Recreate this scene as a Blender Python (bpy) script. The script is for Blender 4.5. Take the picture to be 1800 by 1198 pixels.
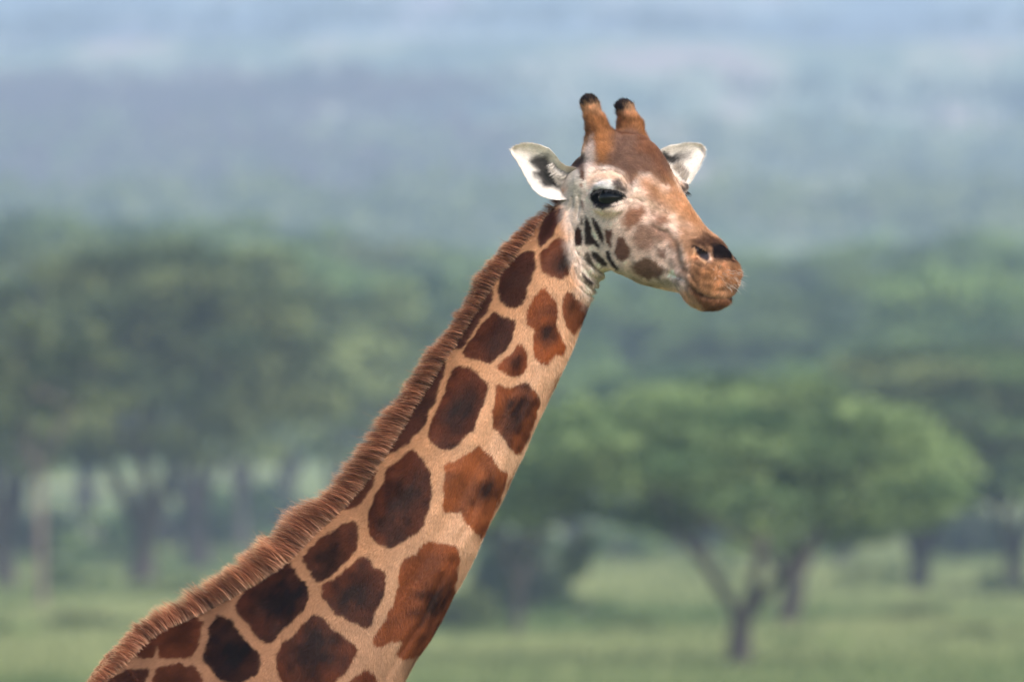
import bpy, math
import numpy as np

# ------------------------------------------------------------------ camera, light, exposure
SC = bpy.context.scene
for _o in list(bpy.data.objects):
    bpy.data.objects.remove(_o, do_unlink=True)
COL = SC.collection
PX = 720.0                                   # modelling units per metre for the giraffe
ZC = 2.8 + (1190 - 599) / PX                 # height of the picture's middle at the giraffe, metres
CAM_Y, CAM_Z = -35.0, 3.3
FRAME_W = 1800 / PX                          # metres across at the giraffe

cam_d = bpy.data.cameras.new('camera')
cam = bpy.data.objects.new('camera', cam_d)
COL.objects.link(cam)
cam.location = (0, CAM_Y, CAM_Z)
cam.rotation_euler = (math.pi / 2 + math.atan2(ZC - CAM_Z, -CAM_Y), 0, 0)
cam_d.sensor_width = 36
cam_d.lens = 36 * abs(CAM_Y) / FRAME_W
cam_d.clip_end = 20000
cam_d.dof.use_dof = True
cam_d.dof.focus_distance = 34.85
cam_d.dof.aperture_fstop = 7.6
SC.camera = cam

SUN_DIR = np.array((0.45, -0.66, 0.80)); SUN_DIR /= np.linalg.norm(SUN_DIR)
SUN_EL = math.asin(SUN_DIR[2])
SUN_AZ = math.atan2(SUN_DIR[0], SUN_DIR[1])          # clockwise from +Y
world = bpy.data.worlds.new('World')
SC.world = world
world.use_nodes = True
_nt = world.node_tree
_sky = _nt.nodes.new('ShaderNodeTexSky')
_sky.sky_type = 'NISHITA'
_sky.sun_disc = False
_sky.sun_elevation = SUN_EL
_sky.sun_rotation = SUN_AZ
_sky.dust_density = 1.2
_sky.air_density = 1.0
_bg = _nt.nodes['Background']
_bg.inputs['Strength'].default_value = 0.14
_nt.links.new(_sky.outputs[0], _bg.inputs['Color'])

sun_d = bpy.data.lights.new('sun', 'SUN')
sun_d.energy = 3.2
sun_d.angle = math.radians(22)
sun_d.color = (1.0, 0.95, 0.89)
sun = bpy.data.objects.new('sun', sun_d)
COL.objects.link(sun)
from mathutils import Vector
sun.rotation_euler = Vector(SUN_DIR).to_track_quat('Z', 'Y').to_euler()
sun.location = (5, -10, 20)

SC.view_settings.view_transform = 'Standard'
SC.view_settings.look = 'None'
SC.view_settings.exposure = 0.9
SC.view_settings.gamma = 1.0
SC.view_settings.use_curve_mapping = False
SC.render.engine = 'CYCLES'
SC.cycles.use_denoising = True
SC.cycles.max_bounces = 6
SC.cycles.diffuse_bounces = 3
SC.cycles.transparent_max_bounces = 8
SC.cycles.volume_bounces = 2

HAZE = 0.00034                                 # scattering per metre

# ------------------------------------------------------------------ helpers
RNG = np.random.default_rng(7)

def lin(c):
    c = np.asarray(c, float) / 255.0
    return np.where(c <= 0.04045, c / 12.92, ((c + 0.055) / 1.055) ** 2.4)

def smooth(a, b, x):
    t = np.clip((x - a) / (b - a), 0, 1)
    return t * t * (3 - 2 * t)

def _hash(ix, iy, iz):
    h = (ix.astype(np.int64) * 374761393 + iy.astype(np.int64) * 668265263 + iz.astype(np.int64) * 2147483647) & 0xffffffff
    h = ((h ^ (h >> 13)) * 1274126177) & 0xffffffff
    h = h ^ (h >> 16)
    return (h & 0xffff).astype(np.float32) / 65535.0

def vnoise(P, scale):
    """smooth value noise 0..1 at points P (N,3), feature size = scale"""
    Q = np.asarray(P, np.float32) / scale
    I = np.floor(Q)
    F = Q - I
    F = F * F * (3 - 2 * F)
    I = I.astype(np.int64)
    out = 0
    for dx in (0, 1):
        wx = F[:, 0] if dx else 1 - F[:, 0]
        for dy in (0, 1):
            wy = F[:, 1] if dy else 1 - F[:, 1]
            for dz in (0, 1):
                wz = F[:, 2] if dz else 1 - F[:, 2]
                out = out + wx * wy * wz * _hash(I[:, 0] + dx, I[:, 1] + dy, I[:, 2] + dz)
    return out

def mesh_from(name, verts, faces, mat=None, smooth_shade=True, colors=None):
    """one mesh from numpy arrays; faces (N,3) or (N,4)"""
    me = bpy.data.meshes.new(name)
    verts = np.ascontiguousarray(verts, np.float32)
    faces = np.ascontiguousarray(faces, np.int32)
    n = faces.shape[1]
    me.vertices.add(len(verts))
    me.vertices.foreach_set('co', verts.ravel())
    me.loops.add(faces.size)
    me.loops.foreach_set('vertex_index', faces.ravel())
    me.polygons.add(len(faces))
    me.polygons.foreach_set('loop_start', np.arange(0, faces.size, n, dtype=np.int32))
    me.update(calc_edges=True)
    if smooth_shade:
        me.polygons.foreach_set('use_smooth', np.ones(len(faces), bool))
    if colors is not None:
        at = me.color_attributes.new('coat', 'FLOAT_COLOR', 'POINT')
        c4 = np.ones((len(verts), 4), np.float32)
        c4[:, :3] = colors
        at.data.foreach_set('color', c4.ravel())
    if mat:
        me.materials.append(mat)
    return me

def add(name, me, parent=None, loc=None, **props):
    o = bpy.data.objects.new(name, me)
    COL.objects.link(o)
    if parent:
        o.parent = parent
    if loc is not None:
        o.location = loc
    for k, v in props.items():
        o[k] = v
    return o

def new_mat(name):
    m = bpy.data.materials.new(name)
    m.use_nodes = True
    nt = m.node_tree
    return m, nt, nt.nodes['Principled BSDF'], nt.nodes['Material Output']

# ================================================================== GIRAFFE
# Modelled in its own units: u to the right, v downward, d away from the viewer; 720 units = 1 m.
PSI = math.radians(45)                       # the head is turned 45 degrees out of profile
CP, SP = math.cos(PSI), math.sin(PSI)
U0 = 1090.0

def to_world(P):
    P = np.asarray(P, float)
    return np.stack([(P[:, 0] - 900) / PX, P[:, 2] / PX, ZC - (P[:, 1] - 599) / PX], 1)

def head_pt(q, v, w):
    """head frame: q forward, v down, w out to the near side"""
    return np.array((U0 + q * CP - w * SP, v, -q * SP - w * CP))

def img_pt(u, v, w):
    q = (u + w * SP - U0) / CP
    return head_pt(q, v, w)

def to_head(P):
    x = P[:, 0] - U0
    d = P[:, 2]
    return x * CP - d * SP, P[:, 1], -(x * SP + d * CP)

def smin(a, b, k):
    h = np.maximum(k - np.abs(a - b), 0) / k
    return np.minimum(a, b) - h * h * k * 0.25

def smax(a, b, k):
    return -smin(-a, -b, k)

def resample(nodes, n):
    """Catmull-Rom through rows of nodes"""
    A = np.asarray(nodes, float)
    m = len(A)
    Q = np.vstack([2 * A[0] - A[1], A, 2 * A[-1] - A[-2]])
    out = []
    for t in np.linspace(0, m - 1, n):
        i = min(int(t), m - 2)
        f = t - i
        p0, p1, p2, p3 = Q[i:i + 4]
        out.append(0.5 * (2 * p1 + (p2 - p0) * f + (2 * p0 - 5 * p1 + 4 * p2 - p3) * f * f + (3 * p1 - p0 - 3 * p2 + p3) * f ** 3))
    return np.array(out)

def tube(X, Y, L, nodes, n=20):
    """implicit tube: rows x, y, half height left of travel, half height right, half lateral, lateral centre"""
    R = resample(nodes, n).astype(np.float32)
    best = np.full(X.shape, 1e9, np.float32)
    bt = np.zeros(X.shape, np.float32)
    ba = np.zeros(X.shape, np.float32)
    bl = np.zeros(X.shape, np.float32)
    for i in range(n - 1):
        x0, y0 = R[i, :2]
        ex, ey = R[i + 1, :2] - R[i, :2]
        le = math.hypot(ex, ey)
        t = ((X - x0) * ex + (Y - y0) * ey) / (le * le)
        lo = -1e9 if False else 0.0
        tc = np.clip(t, 0, 1)
        dx = X - x0 - tc * ex
        dy = Y - y0 - tc * ey
        d2 = dx * dx + dy * dy
        m = d2 < best
        best = np.where(m, d2, best)
        bt = np.where(m, i + tc, bt)
        a = ((X - x0) * ey - (Y - y0) * ex) / le       # >0 : left of travel (v is down)
        over = (t - tc) * le
        if 0 < i:
            over = np.where(t < 0, 0, over)
        if i < n - 2:
            over = np.where(t > 1, 0, over)
        ba = np.where(m, np.where((t == tc) | (over != 0), a, np.sign(a) * np.sqrt(d2)), ba)
        bl = np.where(m, over, bl)
    i0 = np.clip(bt.astype(np.int32), 0, n - 2)
    f = bt - i0
    def g(c):
        return R[i0, c] * (1 - f) + R[i0 + 1, c] * f
    ra = np.where(ba > 0, g(2), g(3))
    rw = g(4)
    rm = np.minimum(ra, rw)
    l = (L - g(5)) / rw
    a = ba / ra
    o = bl / rm
    return (np.sqrt(a * a + l * l + o * o + 1e-9) - 1) * rm

def ell(P, c, r, ax=None):
    D = P - np.asarray(c, np.float32)
    if ax is not None:
        D = D @ np.asarray(ax, np.float32).T
    r = np.asarray(r, np.float32)
    k = np.sqrt(((D / r) ** 2).sum(1) + 1e-9)
    return (k - 1) * r.min() if r.max() / r.min() > 3 else k * (k - 1) / (np.sqrt(((D / r ** 2) ** 2).sum(1)) + 1e-9)

def cone(P, a, b, ra, rb):
    a = np.asarray(a, np.float32); b = np.asarray(b, np.float32)
    ba = b - a
    t = np.clip(((P - a) @ ba) / (ba @ ba), 0, 1)
    return np.sqrt(((P - a - t[:, None] * ba) ** 2).sum(1)) - (ra + (rb - ra) * t)

HEAD_AX = np.array([[CP, 0, -SP], [0, 1, 0], [-SP, 0, -CP]])   # rows: q, v, w
def tilt(deg):
    """head axes pitched downward about the lateral axis"""
    c, s = math.cos(math.radians(deg)), math.sin(math.radians(deg))
    return np.array([[c, s, 0], [-s, c, 0], [0, 0, 1]]) @ HEAD_AX

# neck: u, v, half width up/back, half width throat side, half depth, depth centre   (travel from body to head)
NECK = [(430, 1290, 210, 210, 150, 40), (560, 1135, 175, 168, 118, 34), (640, 1045, 150, 141, 101, 28), (714, 953, 132, 120, 90, 22), (778, 845, 120, 107, 82, 16),
        (827, 752, 112, 103, 76, 12), (881, 654, 104, 95, 69, 8), (938, 550, 95, 87, 62, 4), (978, 478, 82, 76, 58, 4), (1016, 415, 66, 74, 56, 6), (1050, 350, 52, 70, 52, 10)]
# head: q, v, half height top, half height jaw, half width, 0      (travel from poll to muzzle)
HEAD = [(-52, 322, 58, 78, 56, 0), (-18, 338, 84, 100, 78, 0), (22, 366, 97, 98, 86, 0), (62, 396, 84, 90, 76, 0), (105, 424, 68, 72, 62, 0),
        (146, 447, 57, 56, 51, 0), (186, 462, 53, 44, 47, 0), (222, 478, 48, 44, 46, 0)]
TORSO = [(-560, 1800, 210, 190, 150, 40), (-430, 1735, 260, 270, 195, 40), (-100, 1680, 300, 340, 220, 40), (200, 1590, 350, 400, 215, 40), (420, 1470, 280, 350, 185, 40), (520, 1380, 215, 250, 150, 40)]

EYE_N = {1: None, -1: None}
EYE_C = {}
for sgn in (1, -1):
    n = (np.array((-SP, 0, -CP)) * sgn * 0.93 + np.array((CP, 0, -SP)) * 0.36)
    EYE_N[sgn] = n / np.linalg.norm(n)
    EYE_C[sgn] = head_pt(51, 349, sgn * 70)
EYE_R = 28.2

def polyline_dist(P2, pts):
    """2-D distance to a polyline and its parameter 0..1"""
    pts = np.asarray(pts, float)
    best = np.full(len(P2), 1e9)
    bt = np.zeros(len(P2))
    m = len(pts) - 1
    for i in range(m):
        a, b = pts[i], pts[i + 1]
        ab = b - a
        t = np.clip(((P2 - a) @ ab) / (ab @ ab + 1e-9), 0, 1)
        dd = np.hypot(P2[:, 0] - a[0] - t * ab[0], P2[:, 1] - a[1] - t * ab[1])
        k = dd < best
        best = np.where(k, dd, best)
        bt = np.where(k, (i + t) / m, bt)
    return best, bt

def zoom(ox, oy, s, pts):
    return [(ox + x / s, oy + y / s) for x, y in pts]
ZA = lambda *p: zoom(720, 340, 3.3275, p)
ZB = lambda *p: zoom(560, 600, 3.3275, p)
ZCC = lambda *p: zoom(380, 840, 3.346, p)
ZD = lambda *p: zoom(140, 940, 4.5, p)
ZH = lambda *p: zoom(880, 150, 2.853, p)
ZE = lambda *p: zoom(980, 300, 5.446, p)
ZM = lambda *p: zoom(1130, 330, 4.99, p)
ZR = lambda *p: zoom(880, 220, 7.486, p)

# skin folds: line, width, depth (depth < 0 raises)
FOLDS = [
    (ZE((110, 400), (150, 560), (160, 700), (140, 830), (170, 980), (240, 1110)), 3.2, 3.0),
    (ZE((75, 400), (110, 560), (115, 700), (100, 860), (120, 1000), (180, 1120)), 3.0, 2.2),
    (ZE((185, 520), (170, 640), (180, 760), (240, 900), (330, 1010), (450, 1060)), 3.2, 3.4),
    (ZE((205, 780), (300, 890), (420, 975), (540, 985)), 3.4, 3.8),
    (ZE((160, 820), (230, 950), (330, 1050), (430, 1085)), 3.0, 3.2),
    (ZE((150, 900), (230, 1040), (310, 1120), (400, 1140)), 3.0, 2.8),
    (ZE((130, 960), (200, 1100), (290, 1180), (370, 1195)), 3.0, 2.4),
    (ZE((225, 230), (215, 350), (195, 480)), 3.0, 3.0),
    (ZE((170, 240), (150, 350), (100, 420)), 2.6, 2.0),
    (ZH((455, 470), (500, 438), (560, 436), (610, 462), (645, 520)), 2.4, 2.2),
    (ZH((475, 505), (520, 478), (570, 480), (610, 505)), 2.2, 2.0),
    (ZH((620, 565), (690, 575), (720, 600)), 2.2, 2.0),
    (ZH((770, 722), (830, 752), (872, 792), (892, 870), (925, 960)), 5.5, 2.1),
    (ZH((745, 705), (800, 735), (850, 745)), 4.5, 1.6),
    (ZH((830, 935), (880, 965), (930, 985)), 3.5, 3.0),
    (ZM((385, 830), (440, 895), (520, 945), (620, 972), (720, 975), (790, 958), (835, 925)), 3.6, 3.0),
    (ZM((770, 605), (790, 650), (770, 690)), 2.4, 2.5),
    (ZM((620, 700), (680, 740), (760, 740), (820, 700)), 4.0, 1.1),
    (ZM((440, 760), (520, 800), (620, 815), (720, 800)), 4.0, 0.9),
    (ZM((430, 660), (480, 690), (560, 700)), 2.6, 2.0),
    (ZM((480, 700), (540, 730), (600, 735)), 3.0, 1.6),
    (ZM((400, 740), (430, 800), (480, 850)), 3.0, 1.8),
    (ZB((1000, 720), (940, 900), (880, 1060), (800, 1190)), 6.0, 2.4),
    (ZCC((1420, 420), (1290, 660), (1200, 850), (1080, 1020), (980, 1198)), 6.0, 3.0),
    (ZA((890, 240), (800, 300), (740, 380)), 6.0, 3.0),
    ([(985, 590), (930, 720), (870, 850), (800, 985), (730, 1130)], 17.0, -5.0),
    ([(950, 590), (890, 710), (830, 835), (755, 965), (680, 1090)], 15.0, 4.5),
    ([(905, 500), (840, 610), (780, 720), (715, 835), (640, 940)], 20.0, -3.5),
]

def sdf(P):
    P = np.asarray(P, np.float32)
    f = np.full(len(P), 1e3, np.float32)
    u, v, d = P[:, 0], P[:, 1], P[:, 2]
    q, _, w = to_head(P)
    # ---- neck, torso, legs
    f = tube(u, v, d, NECK, 22)
    low = np.where(v > 900)[0]
    if len(low):
        Pl = P[low]
        fl = f[low]
        fl = smin(fl, tube(Pl[:, 0], Pl[:, 1], Pl[:, 2], TORSO, 14), 120)
        fl = smin(fl, ell(Pl, (330, 1265, 40), (172, 152, 100)), 60)
        for sd in (-1, 1):
            dd = 40 + sd * 105
            fl = smin(fl, cone(Pl, (400, 1560, 40 + sd * 95), (420, 1950, dd), 150, 92), 60)
            fl = smin(fl, cone(Pl, (420, 1950, dd), (432, 2480, dd), 84, 44), 40)
            fl = smin(fl, cone(Pl, (432, 2480, dd), (424, 2540, dd), 58, 54), 30)
            fl = smin(fl, cone(Pl, (424, 2540, dd), (430, 3040, dd), 40, 34), 30)
            fl = smin(fl, cone(Pl, (430, 3040, dd), (448, 3120, dd), 38, 44), 20)
            fl = smin(fl, ell(Pl, (458, 3168, dd), (74, 62, 62)), 14)
            fl = smin(fl, cone(Pl, (-440, 1740, 40 + sd * 90), (-400, 2080, dd), 170, 100), 60)
            fl = smin(fl, cone(Pl, (-400, 2080, dd), (-520, 2500, dd), 88, 48), 40)
            fl = smin(fl, cone(Pl, (-530, 2490, dd), (-500, 3040, dd), 52, 34), 30)
            fl = smin(fl, cone(Pl, (-500, 3040, dd), (-484, 3120, dd), 38, 44), 20)
            fl = smin(fl, ell(Pl, (-474, 3168, dd), (74, 62, 62)), 14)
        fl = smin(fl, cone(Pl, (-660, 1740, 40), (-700, 2150, 40), 34, 14), 20)
        fl = smax(fl, Pl[:, 1] - 3206, 4)
        f[low] = fl
    # ---- head
    hi = np.where((u > 880) & (v < 640))[0]
    if len(hi):
        H = P[hi]
        qh, vh, wh = q[hi], v[hi], w[hi]
        g = tube(qh, vh, wh, HEAD, 18)
        # forehead bump and crown
        g = smin(g, ell(H, head_pt(38, 285, 0), (44, 42, 48), tilt(40)), 26)
        g = smin(g, ell(H, head_pt(-14, 270, 0), (40, 36, 66), HEAD_AX), 26)
        # nasal ridge
        g = smin(g, cone(H, head_pt(60, 322, 0), head_pt(176, 436, 0), 44, 34), 22)
        for s in (1, -1):
            # cheek and jaw
            g = smin(g, ell(H, head_pt(40, 432, s * 34), (66, 46, 30), tilt(28)), 24)
            g = smin(g, ell(H, head_pt(110, 455, s * 26), (60, 34, 26), tilt(20)), 20)
            # brow / orbit
            g = smin(g, ell(H, head_pt(44, 340, s * 62), (44, 34, 32), tilt(12)), 16)
            g = smin(g, ell(H, EYE_C[s] + 0 * EYE_N[s], (33, 33, 33)), 9)
            # upper lid roll
            e1 = np.cross((0, 1, 0), EYE_N[s])
            B = np.stack([e1, (0, 1, 0), EYE_N[s]])
            g = smin(g, ell(H, EYE_C[s] + 22 * EYE_N[s] + np.array((0, -21, 0)), (28, 7, 11), B), 8)
            g = smin(g, ell(H, EYE_C[s] + 20 * EYE_N[s] + np.array((0, 18, 0)), (24, 6, 6), B), 8)
            # lid opening
            g = smax(g, -ell(H, EYE_C[s] + 25 * EYE_N[s] + np.array((0, -0.9, 0)), (33, 14.2, 30), B), 3)
            # ossicone
            if s == 1:
                a, m, b, tp, rr = (1059, 262, -22), (1049, 222, -14), (1039, 190, -10), (1037, 184, -9), (27, 17.5, 13.6)
            else:
                a, m, b, tp, rr = (1113, 262, 34), (1109, 224, 40), (1101, 197, 44), (1099, 191, 45), (28, 19.6, 14.2)
            g = smin(g, cone(H, a, m, rr[0], rr[1]), 20)
            g = smin(g, cone(H, m, b, rr[1], rr[2]), 8)
            g = smin(g, ell(H, tp, (rr[2] * 0.92, 12, rr[2])), 6)
            # ear stalk
            if s == 1:
                g = smin(g, cone(H, (1038, 322, -26), (1006, 326, 12), 34, 22), 14)
            else:
                g = smin(g, cone(H, head_pt(-40, 322, -46), (1150, 300, 92), 32, 26), 14)
            # lips
            g = smin(g, ell(H, head_pt(212, 500, s * 20), (44, 30, 30), tilt(18)), 16)
            g = smin(g, ell(H, head_pt(243, 485, s * 15), (27, 27, 29), HEAD_AX), 12)
            # nostril rims
            g = smin(g, ell(H, head_pt(206, 440, s * 28), (30, 17, 15), tilt(35)), 12)
        # step between the nose pad and the upper lip
        g = smax(g, -ell(H, head_pt(268, 453, 0), (13, 6, 46), tilt(-10)), 8)
        # lower lip and chin
        g = smin(g, ell(H, head_pt(213, 518, 0), (47, 29, 36), tilt(8)), 12)
        g = smin(g, cone(H, head_pt(70, 470, 0), head_pt(180, 494, 0), 30, 22), 22)
        for s in (1, -1):
            c = img_pt(1232, 447, 40) if s == 1 else head_pt(*[x for x in (0, 0, 0)])
            if s == -1:
                qq = (1232 + 40 * SP - U0) / CP
                c = head_pt(qq, 447, -40)
            cc, ss = math.cos(math.radians(30)), math.sin(math.radians(30))
            nn = np.array((-SP, 0, -CP)) * s * 0.75 + np.array((CP, 0, -SP)) * 0.66
            nn /= np.linalg.norm(nn)
            h1 = np.cross((0, 1, 0), nn) * (1 if s == 1 else -1)
            e1 = h1 * cc + np.array((0, 1, 0)) * ss
            e2 = np.cross(nn, e1)
            g = smax(g, -ell(H, c - nn * 2, (17.5, 8.0, 22), np.stack([e1, e2, nn])), 4)
        f[hi] = smin(f[hi], g, 22)
    # ---- folds and creases, on the head mirrored to the far side
    near = np.where((np.abs(f) < 14) & (v < 1260) & (u > 500))[0]
    if len(near):
        Pn = P[near]
        uu = paint_u(Pn)
        P2 = np.stack([uu, Pn[:, 1]], 1)
        disp = np.zeros(len(near), np.float32)
        for pts, wd, dep in FOLDS:
            a = np.asarray(pts)
            bb = (P2[:, 0] > a[:, 0].min() - 4 * wd) & (P2[:, 0] < a[:, 0].max() + 4 * wd) & (P2[:, 1] > a[:, 1].min() - 4 * wd) & (P2[:, 1] < a[:, 1].max() + 4 * wd)
            k = np.where(bb)[0]
            if len(k):
                dist, t = polyline_dist(P2[k], pts)
                env = smooth(0, 0.14, t) * smooth(0, 0.14, 1 - t) * 0.9 + 0.1
                disp[k] += dep * np.exp(-(dist / wd) ** 2) * env - 0.3 * dep * np.exp(-((dist - 2.2 * wd) / wd) ** 2) * env
        mz = np.exp(-(np.linalg.norm(Pn - head_pt(224, 492, 0), axis=1) / 62) ** 4)
        disp += mz * ((vnoise(Pn, 9.0) - 0.5) * 1.4 + (vnoise(Pn + 77, 22.0) - 0.5) * 2.6)
        hd_ = smooth(600, 480, Pn[:, 1]) * smooth(960, 1020, Pn[:, 0])
        disp += (vnoise(Pn + 31, 60.0) - 0.5) * 4.0 * (1 - 0.5 * hd_)
        disp += (vnoise(Pn + 13, 11.0) - 0.5) * 3.0 * smooth(250, 225, Pn[:, 1]) * (np.abs(Pn[:, 0] - 1075) < 75)
        f[near] += disp
    return f

def paint_u(P):
    """u coordinate used for coat markings: the head's far side repeats the near side"""
    q, v, w = to_head(P)
    mir = U0 + q * CP - np.abs(w) * SP
    headish = (P[:, 1] < 560) & (q > -60 + np.clip(P[:, 1] - 330, 0, 400) * 0.55)
    return np.where(headish & (w < 0), mir, P[:, 0])

# ---- grid: fine at the head, medium on the neck, coarse on the hidden body
def axis(*segs):
    out = []
    for a, b, st in segs:
        out.append(np.arange(a, b, st))
    return np.concatenate(out).astype(np.float32)
GX = axis((-790, 140, 20), (140, 940, 4.4), (940, 1312, 2.2))
GY = axis((150, 570, 2.2), (570, 1240, 4.4), (1240, 3230, 20))
GZ = axis((-220, -180, 10), (-180, 150, 2.6), (150, 280, 9))

def surface_nets():
    S = 4
    nx, ny, nz = (len(g) // S * S + 1 for g in (GX, GY, GZ))
    gx = np.append(GX, GX[-1] + (GX[-1] - GX[-2]) * np.arange(1, S + 1))[:nx]
    gy = np.append(GY, GY[-1] + (GY[-1] - GY[-2]) * np.arange(1, S + 1))[:ny]
    gz = np.append(GZ, GZ[-1] + (GZ[-1] - GZ[-2]) * np.arange(1, S + 1))[:nz]
    cx, cy, cz = gx[::S], gy[::S], gz[::S]
    A = np.stack(np.meshgrid(cx, cy, cz, indexing='ij'), -1).reshape(-1, 3)
    fc = sdf(A).reshape(len(cx), len(cy), len(cz))
    # active coarse cells
    mn = np.full(tuple(k - 1 for k in fc.shape), 1e9, np.float32)
    for i in (0, 1):
        for j in (0, 1):
            for k in (0, 1):
                mn = np.minimum(mn, np.abs(fc[i:fc.shape[0] - 1 + i, j:fc.shape[1] - 1 + j, k:fc.shape[2] - 1 + k]))
    diag = np.sqrt(np.diff(cx)[:, None, None] ** 2 + np.diff(cy)[None, :, None] ** 2 + np.diff(cz)[None, None, :] ** 2)
    act = mn < diag * 1.15 + 3
    F = np.repeat(np.repeat(np.repeat(fc[:-1, :-1, :-1], S, 0), S, 1), S, 2)
    F = np.pad(F, ((0, 1),) * 3, mode='edge')
    M = np.zeros(F.shape, bool)
    ab = np.repeat(np.repeat(np.repeat(act, S, 0), S, 1), S, 2)
    M[:-1, :-1, :-1] |= ab
    for s in ((1, 0, 0), (0, 1, 0), (0, 0, 1), (1, 1, 0), (1, 0, 1), (0, 1, 1), (1, 1, 1)):
        M[s[0]:s[0] + ab.shape[0], s[1]:s[1] + ab.shape[1], s[2]:s[2] + ab.shape[2]] |= ab
    idx = np.argwhere(M)
    val = np.empty(len(idx), np.float32)
    for c in range(0, len(idx), 400000):
        I = idx[c:c + 400000]
        val[c:c + 400000] = sdf(np.stack([gx[I[:, 0]], gy[I[:, 1]], gz[I[:, 2]]], 1))
    F[M] = val
    neg = F < 0
    # cells with a sign change
    cnt = np.zeros(tuple(k - 1 for k in F.shape), np.uint8)
    for i in (0, 1):
        for j in (0, 1):
            for k in (0, 1):
                cnt += neg[i:F.shape[0] - 1 + i, j:F.shape[1] - 1 + j, k:F.shape[2] - 1 + k]
    cells = np.argwhere((cnt > 0) & (cnt < 8))
    ids = np.full(cnt.shape, -1, np.int32)
    ids[cells[:, 0], cells[:, 1], cells[:, 2]] = np.arange(len(cells))
    acc = np.zeros((len(cells), 3), np.float64)
    num = np.zeros(len(cells))
    corners = [(i, j, k) for i in (0, 1) for j in (0, 1) for k in (0, 1)]
    def pos(c):
        return np.stack([gx[cells[:, 0] + c[0]], gy[cells[:, 1] + c[1]], gz[cells[:, 2] + c[2]]], 1)
    def value(c):
        return F[cells[:, 0] + c[0], cells[:, 1] + c[1], cells[:, 2] + c[2]]
    for a in corners:
        for ax in range(3):
            if a[ax] == 0:
                b = list(a); b[ax] = 1
                fa, fb = value(a), value(b)
                m = (fa < 0) != (fb < 0)
                t = np.where(m, fa / np.where(m, fa - fb, 1), 0)
                p = pos(a) * (1 - t)[:, None] + pos(b) * t[:, None]
                acc += np.where(m[:, None], p, 0)
                num += m
    V = acc / num[:, None]
    quads = []
    for ax in range(3):
        sl0 = [slice(None)] * 3; sl1 = [slice(None)] * 3
        sl0[ax] = slice(0, -1); sl1[ax] = slice(1, None)
        n0, n1 = neg[tuple(sl0)], neg[tuple(sl1)]
        E = np.argwhere(n0 != n1)
        o1, o2 = [(1, 2), (2, 0), (0, 1)][ax]
        E = E[(E[:, o1] > 0) & (E[:, o2] > 0) & (E[:, o1] < F.shape[o1] - 1) & (E[:, o2] < F.shape[o2] - 1)]
        def cid(a, b):
            C = E.copy(); C[:, o1] -= a; C[:, o2] -= b
            return ids[C[:, 0], C[:, 1], C[:, 2]]
        Q = np.stack([cid(1, 1), cid(0, 1), cid(0, 0), cid(1, 0)], 1)
        fl = n0[E[:, 0], E[:, 1], E[:, 2]]
        # grid (u, v-down, d) to world flips handedness twice, so keep orientation by sign
        Q[~fl] = Q[~fl][:, ::-1]
        quads.append(Q)
    Q = np.concatenate(quads)
    Q = Q[(Q >= 0).all(1)]
    # pull onto the surface
    for it in range(2):
        f0 = sdf(V)
        e = 0.8
        G = np.stack([(sdf(V + np.eye(3)[i] * e) - f0) / e for i in range(3)], 1)
        gl = np.maximum((G ** 2).sum(1), 0.15)
        step = np.clip(f0 / gl, -3, 3)
        V = V - G * step[:, None] * 0.8
    return V, Q

V, Q = surface_nets()
Nbody = len(V)
REGION = np.zeros(len(V), np.int32)          # 0 body, 1/2 near ear inside/outside, 3/4 far ear inside/outside

def lerp_poly(pts, s):
    pts = np.asarray(pts, float)
    seg = np.concatenate([[0], np.cumsum(np.hypot(*np.diff(pts, axis=0).T))])
    seg /= seg[-1]
    return np.stack([np.interp(s, seg, pts[:, i]) for i in range(2)], -1)

def ear(top, bot, dfun, cup, rin, rout, ns=64, nt=36):
    """a cupped leaf-shaped shell between two edge lines (base to tip), 5 mm thick, closed"""
    s = np.linspace(0, 1, ns)
    t = np.linspace(-1, 1, nt)
    T, B = lerp_poly(top, s), lerp_poly(bot, s)
    tt = t[None, :, None]
    P2 = T[:, None] * (1 - tt) / 2 + B[:, None] * (1 + tt) / 2
    ss = s[:, None] + 0 * t[None]
    tb = t[None] + 0 * s[:, None]
    dep = dfun(ss) + cup * (1 - np.abs(tb) ** 2.2) * (1 - ss * 0.72) * smooth(0, 0.06, 1 - ss)
    th = 5.5 * np.sqrt(np.clip(1 - tb ** 2, 0.02, 1)) * (0.75 + 0.25 * (1 - ss))
    inn = np.concatenate([P2, (dep - th * 0.35)[..., None]], -1).reshape(-1, 3)
    out = np.concatenate([P2, (dep + th * 0.65)[..., None]], -1).reshape(-1, 3)
    I = np.arange(ns * nt).reshape(ns, nt)
    q1 = np.stack([I[:-1, :-1], I[:-1, 1:], I[1:, 1:], I[1:, :-1]], -1).reshape(-1, 4)
    n = ns * nt
    q2 = q1[:, ::-1] + n
    rim = []
    loop = list(I[:, 0]) + list(I[-1, 1:]) + list(I[-2::-1, -1]) + list(I[0, -2:0:-1])
    for a, b in zip(loop, loop[1:] + loop[:1]):
        rim.append((a, b, b + n, a + n))
    F = np.concatenate([q1, q2, np.array(rim)])
    return np.concatenate([inn, out]), F, np.concatenate([np.full(n, rin), np.full(n, rout)])

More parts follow.
